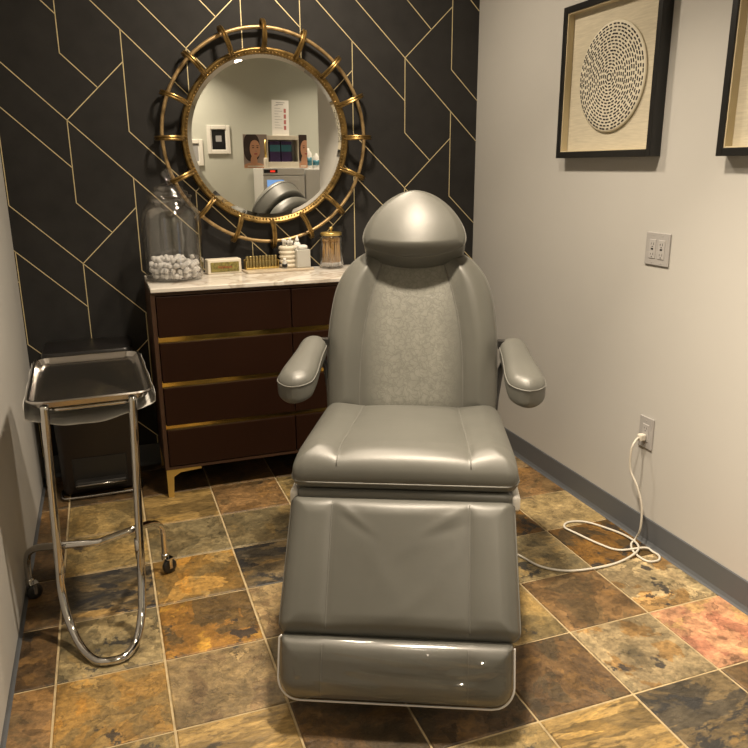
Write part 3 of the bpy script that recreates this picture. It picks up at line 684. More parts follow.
# ------------------------------------------------------------------ things on the dresser
jx, jy = 0.668, -0.215
jar = thing('apothecary_jar', 'large clear glass apothecary jar with knobbed lid on the dresser end', 'jar', (jx, jy, DT))
outp = [(0.0, 0.0), (0.095, 0.0), (0.108, 0.003), (0.119, 0.014), (0.125, 0.04), (0.1265, 0.08), (0.1265, 0.250), (0.124, 0.282), (0.115, 0.306), (0.099, 0.324), (0.090, 0.332), (0.088, 0.338), (0.092, 0.346)]
inp = [(0.088, 0.346), (0.084, 0.338), (0.086, 0.330), (0.096, 0.320), (0.111, 0.303), (0.120, 0.280), (0.1225, 0.250), (0.1225, 0.08), (0.121, 0.04), (0.115, 0.018), (0.100, 0.010), (0.0, 0.010)]
lathe('body', outp + inp, M['glass'], jar, 56)
lid = lathe('lid', [(0.0, 0.348), (0.092, 0.348), (0.096, 0.353), (0.094, 0.360), (0.078, 0.365), (0.080, 0.372), (0.074, 0.378), (0.060, 0.384), (0.060, 0.391), (0.052, 0.398), (0.038, 0.404), (0.020, 0.410), (0.014, 0.418), (0.0, 0.419)], M['glass'], jar, 48)
lathe('knob', [(0.010, 0.417), (0.013, 0.424), (0.021, 0.432), (0.026, 0.444), (0.025, 0.456), (0.018, 0.467), (0.008, 0.473), (0.0, 0.474)], M['glass'], lid, 32)
# crumpled white balls inside
def ball_mesh(seed):
    bm = bmesh.new(); bmesh.ops.create_icosphere(bm, subdivisions=2, radius=0.0128)
    for v in bm.verts:
        n_ = noise.noise(v.co * 110 + Vector((seed * 3.7, 0, 0))); v.co *= 1 + 0.42 * n_
    me = bpy.data.meshes.new('cotton_ball'); bm.to_mesh(me); bm.free(); me.materials.append(M['cotton'])
    me.polygons.foreach_set('use_smooth', [True] * len(me.polygons)); return me
bms = [ball_mesh(k) for k in range(5)]
spots = []
for lay in range(4):
    zz = 0.0255 + lay * 0.0215; RM = (0.096, 0.1045, 0.104, 0.092)[lay]; st = 0.0270
    for iy in range(-5, 6):
        for ix in range(-5, 6):
            x = (ix + 0.5 * (iy % 2)) * st + (lay % 2) * st * 0.5; y = iy * st * 0.866 + (lay % 2) * st * 0.29
            if math.hypot(x, y) < RM and (lay < 3 and (math.hypot(x, y) > 0.045 or lay == 2) or lay == 3 and random.random() < 0.5): spots.append((x, y, zz))
for x, y, zz in spots:
    o = bpy.data.objects.new('cotton_ball', random.choice(bms)); link(o)
    o.location = (jx + x + random.uniform(-.002, .002), jy + y + random.uniform(-.002, .002), DT + zz + random.uniform(-.001, .003))
    o.scale = [random.uniform(0.85, 1.08)] * 3
    o.rotation_euler = (random.uniform(0, 6), random.uniform(0, 6), random.uniform(0, 6))
    tag(o, 'small crumpled white cotton ball in the big glass jar', 'cotton ball', 'cotton balls in the apothecary jar')
# small gold-fronted box
sb = thing('small_box', 'small white box with gold-green front beside the glass jar', 'box', (0.897, -0.095, DT), math.radians(6))
bm = bmesh.new(); add_box(bm, -0.079, 0.079, -0.03, 0.03, 0.0, 0.068, 0.006, 3); from_bm('case', bm, M['cream'], sb, False)
bm = bmesh.new(); add_box(bm, -0.066, 0.066, -0.0325, -0.029, 0.010, 0.055, 0.002); g = from_bm('front_panel', bm, M['mesh_gold'], sb)
pts = [(-0.034 + 0.0055 * k, -0.0336, 0.031 + (0.005 if k % 2 else -0.004) + random.uniform(-.002, .002)) for k in range(13)]
tube('script_mark', catmull(pts, 4), 0.0012, M['scarlet'], g, 5)
# stone board with cosmetics
M['boardstone'] = pmat('pale_stone', (0.52, 0.44, 0.33), 0.4, var=0.15, vscale=14)
bd = tag(box('serving_board', (-0.162, 0.162, -0.06, 0.06, 0, 0.011), M['boardstone'], None, 0.003, loc=(1.150, -0.110, DT)), 'thin pale stone board under the gold lipsticks and bottles', 'board')
bd.rotation_euler = (0, 0, math.radians(5))
BZ = DT + 0.0112
hold = thing('lipstick_holder', 'low slotted gold holder carrying a row of lipsticks on the board', 'organizer', (1.078, -0.088, BZ), math.radians(5))
bm = bmesh.new(); add_box(bm, -0.080, 0.080, -0.020, 0.020, 0, 0.008, 0.002); from_bm('base', bm, M['brassmatte'], hold)
bm = bmesh.new(); add_box(bm, -0.080, 0.080, 0.0165, 0.020, 0.008, 0.045, 0.001); from_bm('back_rail', bm, M['brassmatte'], hold)
for s in (-1, 1):
    bm = bmesh.new(); add_box(bm, s * 0.0785 - 0.0015, s * 0.0785 + 0.0015, -0.020, 0.0165, 0.008, 0.040, 0.0005); from_bm('end_plate', bm, M['brassmatte'], hold)
M['tubegold'] = pmat('lipstick_gold', (0.36, 0.29, 0.13), 0.3, metal=0.8)
lp = [(0, 0), (0.0068, 0), (0.0070, 0.002), (0.0070, 0.030), (0.0062, 0.031), (0.0062, 0.033), (0.0070, 0.034), (0.0070, 0.050), (0.0062, 0.053), (0, 0.0535)]
l0 = lathe('lipstick', lp, M['tubegold'], None, 14)
for k in range(10):
    o = l0 if k == 0 else copy_of(l0)
    xx = -0.0685 + k * 0.0152; a5 = math.radians(5)
    o.location = (1.078 + xx * math.cos(a5) + 0.003 * math.sin(a5), -0.088 + xx * math.sin(a5) - 0.003, BZ + 0.0083)
    tag(o, 'slim gold lipstick tube, %s from the left in the gold holder' % ('first', 'second', 'third', 'fourth', 'fifth', 'sixth', 'seventh', 'eighth', 'ninth', 'tenth')[k], 'lipstick', 'gold lipsticks on the board')
# tiny bottle with black label
tb = thing('tiny_bottle', 'tiny clear bottle with a black label in front of ribbed jar', 'bottle', (1.178, -0.137, BZ))
lathe('body', [(0, 0), (0.0115, 0), (0.0125, 0.002), (0.0125, 0.028), (0.008, 0.033), (0.006, 0.036), (0, 0.036)], M['frost'], tb, 20)
lathe('label', [(0.0127, 0.006), (0.0129, 0.006), (0.0129, 0.024), (0.0127, 0.024)], M['frameblack'], tb, 20)
lathe('cap', [(0, 0.0355), (0.0075, 0.0355), (0.0075, 0.048), (0.006, 0.050), (0, 0.050)], M['white'], tb, 16)
# ribbed cream jar holding white applicators
rb = thing('ribbed_jar', 'stacked cream ribbed jar on the board behind the tiny bottle', 'jar', (1.205, -0.085, BZ))
prof = [(0, 0)]
for k in range(5):
    z = k * 0.0205
    prof += [(0.034, z + 0.001), (0.040, z + 0.005), (0.0415, z + 0.010), (0.040, z + 0.0155), (0.034, z + 0.0195)]
prof += [(0.031, 0.1025), (0.031, 0.0905), (0, 0.0905)]
lathe('body', prof, M['cream'], rb, 32)
for k, (dx, dy, h, tl) in enumerate(((-0.016, 0.006, 0.028, -0.1), (0.002, -0.012, 0.022, 0.05), (0.014, 0.008, 0.032, 0.12), (-0.006, 0.014, 0.024, -0.05), (0.018, -0.008, 0.020, 0.2))):
    o = lathe('applicator', [(0, 0), (0.004, 0), (0.0045, h), (0.0075, h + 0.002), (0.0075, h + 0.012), (0.005, h + 0.015), (0, h + 0.015)], M['white'], None, 12, loc=(1.205 + dx, -0.085 + dy, BZ + 0.0907))
    o.rotation_euler = (0, tl * 0.4, 0)
    tag(o, ('leftmost', 'front middle', 'tall right', 'back middle', 'rightmost leaning')[k] + ' white applicator poking out of the ribbed cream jar', 'applicator', 'white applicators in the ribbed jar')
# tall white bottle and the clear box
wbt = thing('dropper_bottle', 'slim white bottle with pointed nozzle behind the clear plastic box', 'bottle', (1.258, -0.068, BZ))
lathe('body', [(0, 0), (0.017, 0), (0.018, 0.003), (0.018, 0.100), (0.014, 0.112), (0.009, 0.116), (0, 0.116)], M['white'], wbt, 24)
lathe('nozzle', [(0, 0.1155), (0.0095, 0.1155), (0.0095, 0.130), (0.006, 0.132), (0.004, 0.146), (0, 0.147)], M['white'], wbt, 16)
cb = thing('lidded_box', 'square frosted clear box with pale lid at the board end', 'box', (1.268, -0.118, BZ), math.radians(5))
bm = bmesh.new(); add_box(bm, -0.034, 0.034, -0.026, 0.026, 0, 0.086, 0.005, 3); from_bm('body', bm, M['frost'], cb)
bm = bmesh.new(); add_box(bm, -0.022, 0.024, -0.020, 0.020, 0.0862, 0.106, 0.008, 3); from_bm('lid', bm, M['white'], cb)
# swab jar
sx_, sy_ = 1.418, -0.105
sj = thing('swab_jar', 'clear glass canister with gold knobbed lid holding cotton swabs', 'jar', (sx_, sy_, DT))
lathe('body', [(0, 0), (0.054, 0), (0.058, 0.004), (0.058, 0.146), (0.050, 0.155), (0.0475, 0.155), (0.055, 0.144), (0.055, 0.007), (0, 0.006)], M['glass'], sj, 44)
ld_ = lathe('lid', [(0, 0.1555), (0.049, 0.1555), (0.051, 0.157), (0.051, 0.167), (0.048, 0.170), (0.03, 0.172), (0.006, 0.173), (0.004, 0.178), (0, 0.178)], M['brassmatte'], sj, 40)
lathe('knob', [(0.0035, 0.177), (0.005, 0.181), (0.009, 0.185), (0.0095, 0.190), (0.006, 0.195), (0, 0.196)], M['brassmatte'], ld_, 20)
def swab_mesh():
    V, Fc = tube_geo([(0, 0, 0.016), (0, 0, 0.125)], 0.0019, 6); mi = [0] * len(Fc)
    for z0 in (0.0, 0.118):
        V2, F2 = tube_geo([(0, 0, z0), (0, 0, z0 + 0.003), (0, 0, z0 + 0.010), (0, 0, z0 + 0.018)], lambda i: (0.0025, 0.0045, 0.0045, 0.0020)[i], 7)
        b0 = len(V); V += V2; Fc += [tuple(b0 + q for q in f) for f in F2]; mi += [(1 if z0 == 0 else 0)] * len(F2)
    me = bpy.data.meshes.new('cotton_swab'); me.from_pydata([tuple(v) for v in V], [], Fc); me.materials.append(M['swab']); me.materials.append(M['cotton'])
    me.polygons.foreach_set('material_index', mi); me.polygons.foreach_set('use_smooth', [True] * len(Fc)); return me
sme = swab_mesh(); cnt = 0
for iy in range(-5, 6):
    for ix in range(-5, 6):
        x, y = (ix + 0.5 * (iy % 2)) * 0.0112, iy * 0.0100
        if math.hypot(x, y) > 0.0455: continue
        o = bpy.data.objects.new('cotton_swab', sme); link(o); o.location = (sx_ + x, sy_ + y, DT + 0.0085 + random.uniform(0, .002))
        tx, ty = random.uniform(-.05, .05), random.uniform(-.05, .05)
        if math.hypot(x, y) > 0.035: tx, ty = 0.04 * y / 0.045, -0.04 * x / 0.045
        o.rotation_euler = (tx, ty, 0)
        tag(o, 'brown-stick cotton swab standing in the gold-lidded glass canister', 'cotton swab', 'cotton swabs in the canister')

# ------------------------------------------------------------------ step bin behind the stand
bn = thing('step_bin', 'dark brown plastic step bin against the wallpaper beside the dresser', 'trash bin', (0.275, -0.155, 0))
def rr_loop(hx, hy, rc, n=6):
    out = []
    for cx, cy, a0 in ((hx - rc, hy - rc, 0), (-hx + rc, hy - rc, PI / 2), (-hx + rc, -hy + rc, PI), (hx - rc, -hy + rc, 1.5 * PI)):
        for k in range(n + 1): a = a0 + PI / 2 * k / n; out.append((cx + rc * math.cos(a), cy + rc * math.sin(a)))
    return out
def rr_loft(name, lv, mat, parent, loc=None, tf=None, cap0=True, cap1=True, smooth=True):
    V = []; Fc = []; n = None
    for hx, hy, rc, z in lv:
        lp_ = rr_loop(hx, hy, rc); n = len(lp_)
        V += [(x, y, z) if tf is None else tf(x, y, z) for x, y in lp_]
    for i in range(len(lv) - 1):
        for k in range(n): Fc.append((i * n + k, i * n + (k + 1) % n, (i + 1) * n + (k + 1) % n, (i + 1) * n + k))
    if cap0: Fc.append(tuple(range(n - 1, -1, -1)))
    if cap1: Fc.append(tuple((len(lv) - 1) * n + k for k in range(n)))
    o = mesh(name, V, Fc, mat, parent, smooth, loc); auto(o, 40); return o
rr_loft('body', [(0.160, 0.112, 0.03, 0.012), (0.163, 0.115, 0.03, 0.02), (0.176, 0.125, 0.03, 0.60), (0.178, 0.127, 0.03, 0.605), (0.178, 0.127, 0.03, 0.618)], M['bin'], bn)
rr_loft('lid', [(0.180, 0.129, 0.03, 0.620), (0.183, 0.132, 0.033, 0.624), (0.183, 0.132, 0.033, 0.645), (0.176, 0.125, 0.03, 0.657), (0.14, 0.09, 0.03, 0.663)], M['binlid'], bn)
rr_loft('pedal_recess', [(0.115, 0.01, 0.008, 0.045), (0.115, 0.01, 0.008, 0.175)], M['blackplas'], bn, tf=lambda x, y, z: (x + 0.0, y - 0.108 - 0.013 * z / 0.6, z))
pd = rr_loft('pedal', [(0.105, 0.024, 0.012, 0.050), (0.108, 0.026, 0.012, 0.056), (0.108, 0.026, 0.012, 0.072), (0.104, 0.022, 0.012, 0.078)], M['blackplas'], bn, tf=lambda x, y, z: (x, y - 0.140, z))
tube('pedal_trim', [(-0.106, -0.167, 0.066), (0.106, -0.167, 0.066)], 0.004, M['steel'], pd, 8)
tube('base_bar', catmull([(-0.170, -0.06, 0.010), (-0.170, -0.11, 0.010), (-0.160, -0.150, 0.010), (-0.12, -0.158, 0.010), (0.12, -0.158, 0.010), (0.160, -0.150, 0.010), (0.170, -0.11, 0.010), (0.170, -0.06, 0.010)], 5), 0.0065, M['steel'], bn, 8)

# ------------------------------------------------------------------ mayo stand
sto = Vector((0.29, -1.22, 0))
st = thing('instrument_stand', 'chrome two-post instrument stand with tray and small casters by left wall', 'stand', sto)
sv = lambda pts: [Vector(p) - sto for p in pts]
TZ = 0.768; tra = math.radians(1.5); trc = Vector((0.300, -1.105, 0)) - sto
def ttf(x, y, z): return (trc.x + x * math.cos(tra) - y * math.sin(tra), trc.y + x * math.sin(tra) + y * math.cos(tra), TZ + z)
HX, HY = 0.174, 0.277
tray = rr_loft('tray', [(HX - .030, HY - .030, .03, -0.022), (HX - .016, HY - .016, .036, -0.018), (HX - .008, HY - .008, .042, 0.0), (HX - .002, HY - .002, .046, -0.003), (HX, HY, .048, 0.001), (HX - .003, HY - .003, .046, 0.005), (HX - .010, HY - .010, .040, 0.0035), (HX - .018, HY - .018, .034, -0.013), (HX - .030, HY - .030, .028, -0.0185)], M['steel'], st, tf=ttf)
left_top = Vector(ttf(-0.125, -HY + 0.010, -0.010)) + sto; right_top = Vector(ttf(0.114, -HY + 0.010, -0.010)) + sto
def straight(a, b, n): return [tuple(Vector(a).lerp(Vector(b), k / n)) for k in range(n)]
foot = [(0.160, -1.352, 0.17), (0.166, -1.374, 0.11), (0.180, -1.408, 0.06), (0.206, -1.470, 0.026), (0.241, -1.525, 0.0135), (0.274, -1.545, 0.0130), (0.326, -1.538, 0.0130), (0.362, -1.490, 0.030), (0.383, -1.44, 0.08), (0.390, -1.41, 0.13), (0.395, -1.385, 0.19)]
path = straight(left_top, foot[0], 8) + foot + [tuple(p) for p in reversed(straight(right_top, foot[-1], 8))]
tube('post_frame', sv(catmull(path, 5)), 0.0122, M['chrome'], st, 14)
tray_frame = [Vector(ttf(x, y, -0.030)) for x, y in rr_loop(0.118, HY - 0.03, 0.03)]
tube('tray_support', tray_frame, 0.006, M['chrome'], st, 8, closed=True)
bl, bk, br = (0.160, -1.330, 0.300), (0.281, -1.366, 0.308), (0.396, -1.348, 0.326)
bar = catmull([(0.038, -1.080, 0.060), (0.038, -1.080, 0.109), (0.042, -1.088, 0.150), (0.056, -1.12, 0.190), (0.094, -1.2, 0.240), bl], 6)[:-1] + [Vector(p) for p in straight(bl, bk, 4) + straight(bk, br, 4)] + catmull([br, (0.436, -1.22, 0.272), (0.464, -1.13, 0.222), (0.480, -1.09, 0.180), (0.482, -1.075, 0.130), (0.482, -1.07, 0.060)], 6)
tube('crossbar', sv(bar), 0.0112, M['chrome'], st, 12)
for lp3 in ((0.164, -1.352, 0.250), (0.397, -1.380, 0.270)):
    c = Vector(lp3) - sto
    tube('collar', [c + Vector((0, 0, -0.03)), c + Vector((0, 0, 0.035))], 0.0140, M['chrome'], st, 14)
for cx, cy in ((0.038, -1.080), (0.482, -1.070)):
    c = Vector((cx, cy, 0)) - sto
    cs = lathe('caster', [(0.0, 0.075), (0.012, 0.075), (0.014, 0.070), (0.014, 0.052), (0.010, 0.048), (0, 0.048)], M['chrome'], st, 14, center=tuple(c))
    dxx, dyy = 0.012, -0.008; ax = Vector((0.45, -0.89, 0)); sd = Vector((0.89, 0.45, 0)); cc = c + Vector((dxx, dyy, 0))
    bm = bmesh.new()
    for s in (-1, 1): add_box(bm, -0.006, 0.006, s * 0.0125 - 0.0015, s * 0.0125 + 0.0015, 0.020, 0.060, 0.001, 1)
    add_box(bm, -0.014, 0.014, -0.014, 0.014, 0.056, 0.061, 0.001, 1)
    for v in bm.verts: v.co = cc + sd * v.co.x + ax * v.co.y + Vector((0, 0, v.co.z))
    from_bm('fork', bm, M['chrome'], cs)
    n = 28; pf = [(0.0, -0.009), (0.018, -0.009), (0.0255, -0.006), (0.027, 0), (0.0255, 0.006), (0.018, 0.009), (0.0, 0.009)]
    Vw = [cc + ax * t_ + sd * (r_ * math.cos(2 * PI * k / n)) + Vector((0, 0, 0.027 + r_ * math.sin(2 * PI * k / n))) for r_, t_ in pf for k in range(n)]
    mesh('wheel', Vw, [(i * n + k, i * n + (k + 1) % n, (i + 1) * n + (k + 1) % n, (i + 1) * n + k) for i in range(len(pf) - 1) for k in range(n)], M['blackplas'], cs, True)
# thin plastic film wrapped under the tray, sagging at the front
V = []; Fc = []; nu, nv = 40, 40
for j in range(nv):
    v = j / (nv - 1)
    for i in range(nu):
        u = i / (nu - 1) * 2 - 1
        x = (HX + 0.003 + 0.001 * math.sin(v * 19)) * math.copysign(min(abs(u) * 1.12, 1), u); edge = max(0, abs(u) - 0.88) / 0.12
        y = -HY + 0.022 + v * (2 * HY - 0.05)
        sag = -0.040 - 0.040 * max(1 - (u + 0.1) ** 2, 0) ** 1.3 * (0.8 + 0.2 * math.cos(v * 6)) - 0.0015 * math.sin(u * 11 + v * 7)
        z = sag * (1 - edge) + (-0.006) * edge
        if abs(u) > 0.88: x += math.copysign(0.002, u)
        V.append(Vector(ttf(x, y, z)) + sto - Vector((0.3, -1.06, 0.70)))
for j in range(nv - 1):
    for i in range(nu - 1): Fc.append((j * nu + i, j * nu + i + 1, (j + 1) * nu + i + 1, (j + 1) * nu + i))
fl = mesh('tray_cover', V, Fc, M['liner'], None, True, loc=(0.3, -1.06, 0.70))
sm = fl.modifiers.new('thick', 'SOLIDIFY'); sm.thickness = 0.0008
tag(fl, 'crinkled pale plastic film hanging under the chrome instrument tray', 'plastic cover')

# ------------------------------------------------------------------ right wall: art, outlets, cord
def shadowbox(y_far, y_near, z0, z1, label, name='framed_art'):
    cy, cz = (y_far + y_near) / 2, (z0 + z1) / 2; hw_, hh = abs(y_far - y_near) / 2, (z1 - z0) / 2; dp = 0.045; bw_ = 0.024
    t = thing(name, label, 'picture', (W - 0.0005, cy, cz), group='shadowbox pictures on the right wall')
    for s in (-1, 1):
        bm = bmesh.new(); add_box(bm, -dp, 0, s * hw_ - (bw_ if s > 0 else 0), s * hw_ + (bw_ if s < 0 else 0), -hh, hh, 0.0015, 1); from_bm('frame_bar', bm, M['frameblack'], t)
        bm = bmesh.new(); add_box(bm, -dp, 0, -hw_ + bw_, hw_ - bw_, s * hh - (bw_ if s > 0 else 0), s * hh + (bw_ if s < 0 else 0), 0.0015, 1); from_bm('frame_bar', bm, M['frameblack'], t)
        bm = bmesh.new(); add_box(bm, -dp + 0.006, -0.008, s * (hw_ - bw_ - 0.002) - 0.002, s * (hw_ - bw_ - 0.002) + 0.002, -hh + bw_, hh - bw_); from_bm('liner', bm, M['liner_cream'], t)
        bm = bmesh.new(); add_box(bm, -dp + 0.006, -0.008, -hw_ + bw_ + 0.004, hw_ - bw_ - 0.004, s * (hh - bw_ - 0.002) - 0.002, s * (hh - bw_ - 0.002) + 0.002); from_bm('liner', bm, M['liner_cream'], t)
    box('linen_ground', (-0.010, -0.004, -hw_ + bw_, hw_ - bw_, -hh + bw_, hh - bw_), M['linen'], t)
    # domed paper medallion, lots of short black dashes in rings
    R = 0.194; seg = 72; pf = [(0, 0.0245), (0.10, 0.0240), (0.17, 0.0225), (0.188, 0.0205), (R, 0.0175), (R, 0.0135), (R - 0.006, 0.0105)]
    mcx, mcz = -0.004, 0.0
    Vm = [(-d, mcx + r * math.cos(2 * PI * k / seg), mcz + r * math.sin(2 * PI * k / seg)) for r, d in pf for k in range(seg)]
    med = mesh('medallion', Vm, [(i * seg + k, (i + 1) * seg + k, (i + 1) * seg + (k + 1) % seg, i * seg + (k + 1) % seg) for i in range(len(pf) - 1) for k in range(seg)], M['disc'], t, True)
    rnd = random.Random(3); Vd = []; Fd = []
    for ring in range(1, 17):
        r = ring * 0.0114; n_ = max(5, int(round(2 * PI * r / 0.0215))); off = rnd.random() * 6
        dep = float(np.interp(r, [p[0] for p in pf[:5]], [p[1] for p in pf[:5]]))
        for k in range(n_):
            a = off + 2 * PI * k / n_ + rnd.uniform(-.02, .02); L2, w2 = 0.0072 * rnd.uniform(.85, 1.1), 0.0027
            c = Vector((0, mcx + r * math.cos(a), mcz + r * math.sin(a))); tn = Vector((0, -math.sin(a), math.cos(a))); rd = Vector((0, math.cos(a), math.sin(a)))
            b0 = len(Vd)
            for dx in (-dep + 0.001, -dep - 0.0011):
                for p, q in ((-1, -.7), (-1, .7), (-.8, 1), (.8, 1), (1, .7), (1, -.7), (.8, -1), (-.8, -1)): Vd.append(c + tn * p * L2 + rd * q * w2 + Vector((dx, 0, 0)))
            Fd.append(tuple(b0 + 8 + q for q in range(8)))
            for q in range(8): Fd.append((b0 + q, b0 + (q + 1) % 8, b0 + 8 + (q + 1) % 8, b0 + 8 + q))
    d = mesh('dashes', Vd, Fd, M['dash'], med); d['kind'] = 'stuff'
    return t
shadowbox(-0.805, -1.382, 1.430, 2.000, 'black shadowbox picture shown whole, with cream medallion of black dashes')
shadowbox(-1.680, -2.257, 1.426, 1.996, 'black shadowbox picture cut off by the right edge of the photo')

def receptacle(y0, y1, z0, z1, gangs, label):
    cy, cz = (y0 + y1) / 2, (z0 + z1) / 2; hy, hz = abs(y1 - y0) / 2, (z1 - z0) / 2
    t = thing('outlet_plate', label, 'outlet', (W - 0.0003, cy, cz))
    bm = bmesh.new(); add_box(bm, -0.006, 0, -hy, hy, -hz, hz, 0.0025, 2); from_bm('plate', bm, M['plate'], t)
    for g_ in range(gangs):
        gy = (g_ - (gangs - 1) / 2) * 0.046
        bm = bmesh.new(); add_box(bm, -0.0082, -0.005, gy - 0.0165, gy + 0.0165, -0.0335, 0.0335, 0.001, 1); ins = from_bm('receptacle', bm, M['plate2'], t)
        for zc in (0.018, -0.018):
            for dy, hh in ((-0.006, 0.0042), (0.006, 0.0034)):
                bm = bmesh.new(); add_box(bm, -0.0086, -0.008, gy + dy - 0.0009, gy + dy + 0.0009, zc - hh, zc + hh); from_bm('slot', bm, M['slot'], ins)
            bm = bmesh.new(); bmesh.ops.create_cone(bm, cap_ends=True, segments=10, radius1=0.0024, radius2=0.0024, depth=0.0008, matrix=Matrix.Translation((-0.0083, gy, zc - 0.010)) @ Matrix.Rotation(PI / 2, 4, 'Y')); from_bm('ground_hole', bm, M['slot'], ins)
        if gangs == 2:
            bm = bmesh.new(); add_box(bm, -0.0090, -0.008, gy - 0.006, gy + 0.006, -0.003, 0.003, 0.0004, 1); from_bm('test_button', bm, M['slot'], ins)
        for zc in (0.048, -0.048):
            bm = bmesh.new(); bmesh.ops.create_cone(bm, cap_ends=True, segments=12, radius1=0.0030, radius2=0.0024, depth=0.0012, matrix=Matrix.Translation((-0.0064, gy, zc)) @ Matrix.Rotation(-PI / 2, 4, 'Y')); from_bm('screw', bm, M['plate'], t)
    return t
receptacle(-1.356, -1.478, 1.055, 1.170, 2, 'grey two-gang outlet plate below the whole picture')
receptacle(-1.412, -1.488, 0.372, 0.494, 1, 'grey single outlet plate low on wall with ivory plug')
pl_y, pl_z = -1.450, 0.414
cordpts = [(2.203, pl_y, 0.416), (2.185, -1.457, 0.415), (2.166, -1.463, 0.398), (2.160, -1.461, 0.367), (2.165, -1.462, 0.298), (2.175, -1.494, 0.243), (2.185, -1.518, 0.171), (2.188, -1.520, 0.080), (2.196, -1.49, 0.018), (2.168, -1.501, 0.0055), (2.138, -1.555, 0.0055), (2.138, -1.622, 0.0055), (2.178, -1.636, 0.0055), (2.206, -1.612, 0.0055), (2.206, -1.575, 0.0055), (2.188, -1.552, 0.013), (2.096, -1.522, 0.0055), (2.056, -1.458, 0.0055), (2.023, -1.352, 0.0055), (2.010, -1.292, 0.0055), (2.051, -1.262, 0.0055), (2.115, -1.285, 0.0055), (2.163, -1.362, 0.0055), (2.188, -1.446, 0.009), (2.178, -1.524, 0.0145), (2.136, -1.569, 0.013), (2.040, -1.595, 0.0055), (1.936, -1.600, 0.0055), (1.825, -1.578, 0.0055), (1.755, -1.518, 0.0055), (1.725, -1.425, 0.0055), (1.69, -1.36, 0.0055), (1.655, -1.315, 0.0055)]
cr = thing('power_cord', 'ivory power cord plugged into low outlet and looped on the tiles', 'cord', (2.1, -1.5, 0))
tube('cable', [Vector(p) - Vector((2.1, -1.5, 0)) for p in catmull(cordpts, 7)], 0.0042, M['cord'], cr, 8)
bm = bmesh.new(); add_box(bm, 2.199 - 2.1, 2.2258 - 2.1, pl_y - 0.012 + 1.5, pl_y + 0.012 + 1.5, 0.404, 0.430, 0.005, 2); from_bm('plug', bm, M['cord'], cr)

# ------------------------------------------------------------------ the room behind, seen in the mirror
M['fridge'] = pmat('fridge_white', (0.72, 0.72, 0.70), 0.35)
M['lit'] = pmat('lit_fridge_window', (0.2, 0.35, 0.6), 0.2, emit=(0.25, 0.50, 1.0), estr=0.32)
M['led'] = pmat('red_led', (0.3, 0, 0), 0.4, emit=(1.0, 0.05, 0.02), estr=0.5)
M['skin'] = pmat('print_skin', (0.55, 0.29, 0.17), 0.5); M['hair'] = pmat('print_hair', (0.035, 0.02, 0.015), 0.5); M['lips'] = pmat('print_lips', (0.40, 0.09, 0.08), 0.5)
M['poster'] = pmat('print_ground', (0.30, 0.24, 0.21), 0.5); M['purple'] = pmat('purple_pack', (0.05, 0.025, 0.10), 0.4); M['teal'] = pmat('teal_band', (0.05, 0.20, 0.26), 0.4)
M['fr_white'] = pmat('white_frame', (0.74, 0.72, 0.66), 0.5); M['pink'] = pmat('print_rose', (0.45, 0.15, 0.14), 0.5); M['greyprint'] = pmat('print_grey', (0.35, 0.35, 0.35), 0.6)
def wall_frame(x0, x1, z0, z1, label, inner):
    cx, cz = (x0 + x1) / 2, (z0 + z1) / 2; hx, hz = (x1 - x0) / 2, (z1 - z0) / 2
    t = thing('picture_frame', label, 'picture', (cx, FAR + 0.0005, cz), group='white frames on the far wall')
    for s in (-1, 1):
        bm = bmesh.new(); add_box(bm, s * hx - (0.04 if s > 0 else 0), s * hx + (0.04 if s < 0 else 0), 0, 0.022, -hz, hz, 0.004, 1); from_bm('frame_bar', bm, M['fr_white'], t)
        bm = bmesh.new(); add_box(bm, -hx + 0.04, hx - 0.04, 0, 0.022, s * hz - (0.04 if s > 0 else 0), s * hz + (0.04 if s < 0 else 0), 0.004, 1); from_bm('frame_bar', bm, M['fr_white'], t)
    box('mat_board', (-hx + 0.04, hx - 0.04, 0.003, 0.008, -hz + 0.04, hz - 0.04), M['white'], t)
    box('print', (-hx + 0.05, hx - 0.05, 0.008, 0.010, -hz + 0.045, hz - 0.045), inner, t)
    box('print_block', (-0.03, 0.03, 0.010, 0.0106, -0.02, 0.04), M['greyprint'], t)
wall_frame(1.500, 1.737, 1.537, 1.822, 'white picture frame with black print, reflected in the mirror', M['frameblack'])
wall_frame(1.255, 1.452, 1.42, 1.68, 'smaller white picture frame with grey print, at the mirror edge', M['greyprint'])
FX0, FX1, FY, FZ = 1.960, 2.390, -4.10, 1.392
fr = thing('fridge', 'white upright fridge with lit blue window, reflected in the mirror', 'fridge', ((FX0 + FX1) / 2, FY - 0.25, 0))
hx = (FX1 - FX0) / 2
box('body', (-hx, hx, -0.245, 0.21, 0.03, FZ), M['fridge'], fr, 0.008)
dd = box('door', (-hx, hx, 0.212, 0.25, 0.05, FZ - 0.075), M['fridge'], fr, 0.006)
box('window', (-hx + 0.04, hx - 0.22, 0.250, 0.252, 0.30, FZ - 0.115), M['lit'], dd)
box('window', (-hx + 0.25, hx - 0.05, 0.250, 0.252, 0.30, FZ - 0.115), M['fridge'], dd)
cp = box('control_panel', (-hx, hx, 0.212, 0.25, FZ - 0.07, FZ), M['fridge'], fr, 0.004)
box('display_bezel', (-hx + 0.01, -hx + 0.15, 0.25, 0.253, FZ - 0.048, FZ - 0.014), M['frameblack'], cp)
box('display', (-hx + 0.075, -hx + 0.125, 0.253, 0.2545, FZ - 0.040, FZ - 0.022), M['led'], cp)
for sx in (-1, 1):
    for yy in (-0.2, 0.16): box('foot', (sx * (hx - 0.05) - 0.02, sx * (hx - 0.05) + 0.02, yy - 0.02, yy + 0.02, 0, 0.03), M['blackplas'], fr)
cbn = thing('tall_cabinet', 'tall white cabinet beside the fridge, reflected at the mirror edge', 'cabinet', (2.695, -4.33, 0))
box('body', (-0.295, 0.295, -0.26, 0.21, 0.0, 1.385), M['fridge'], cbn, 0.004)
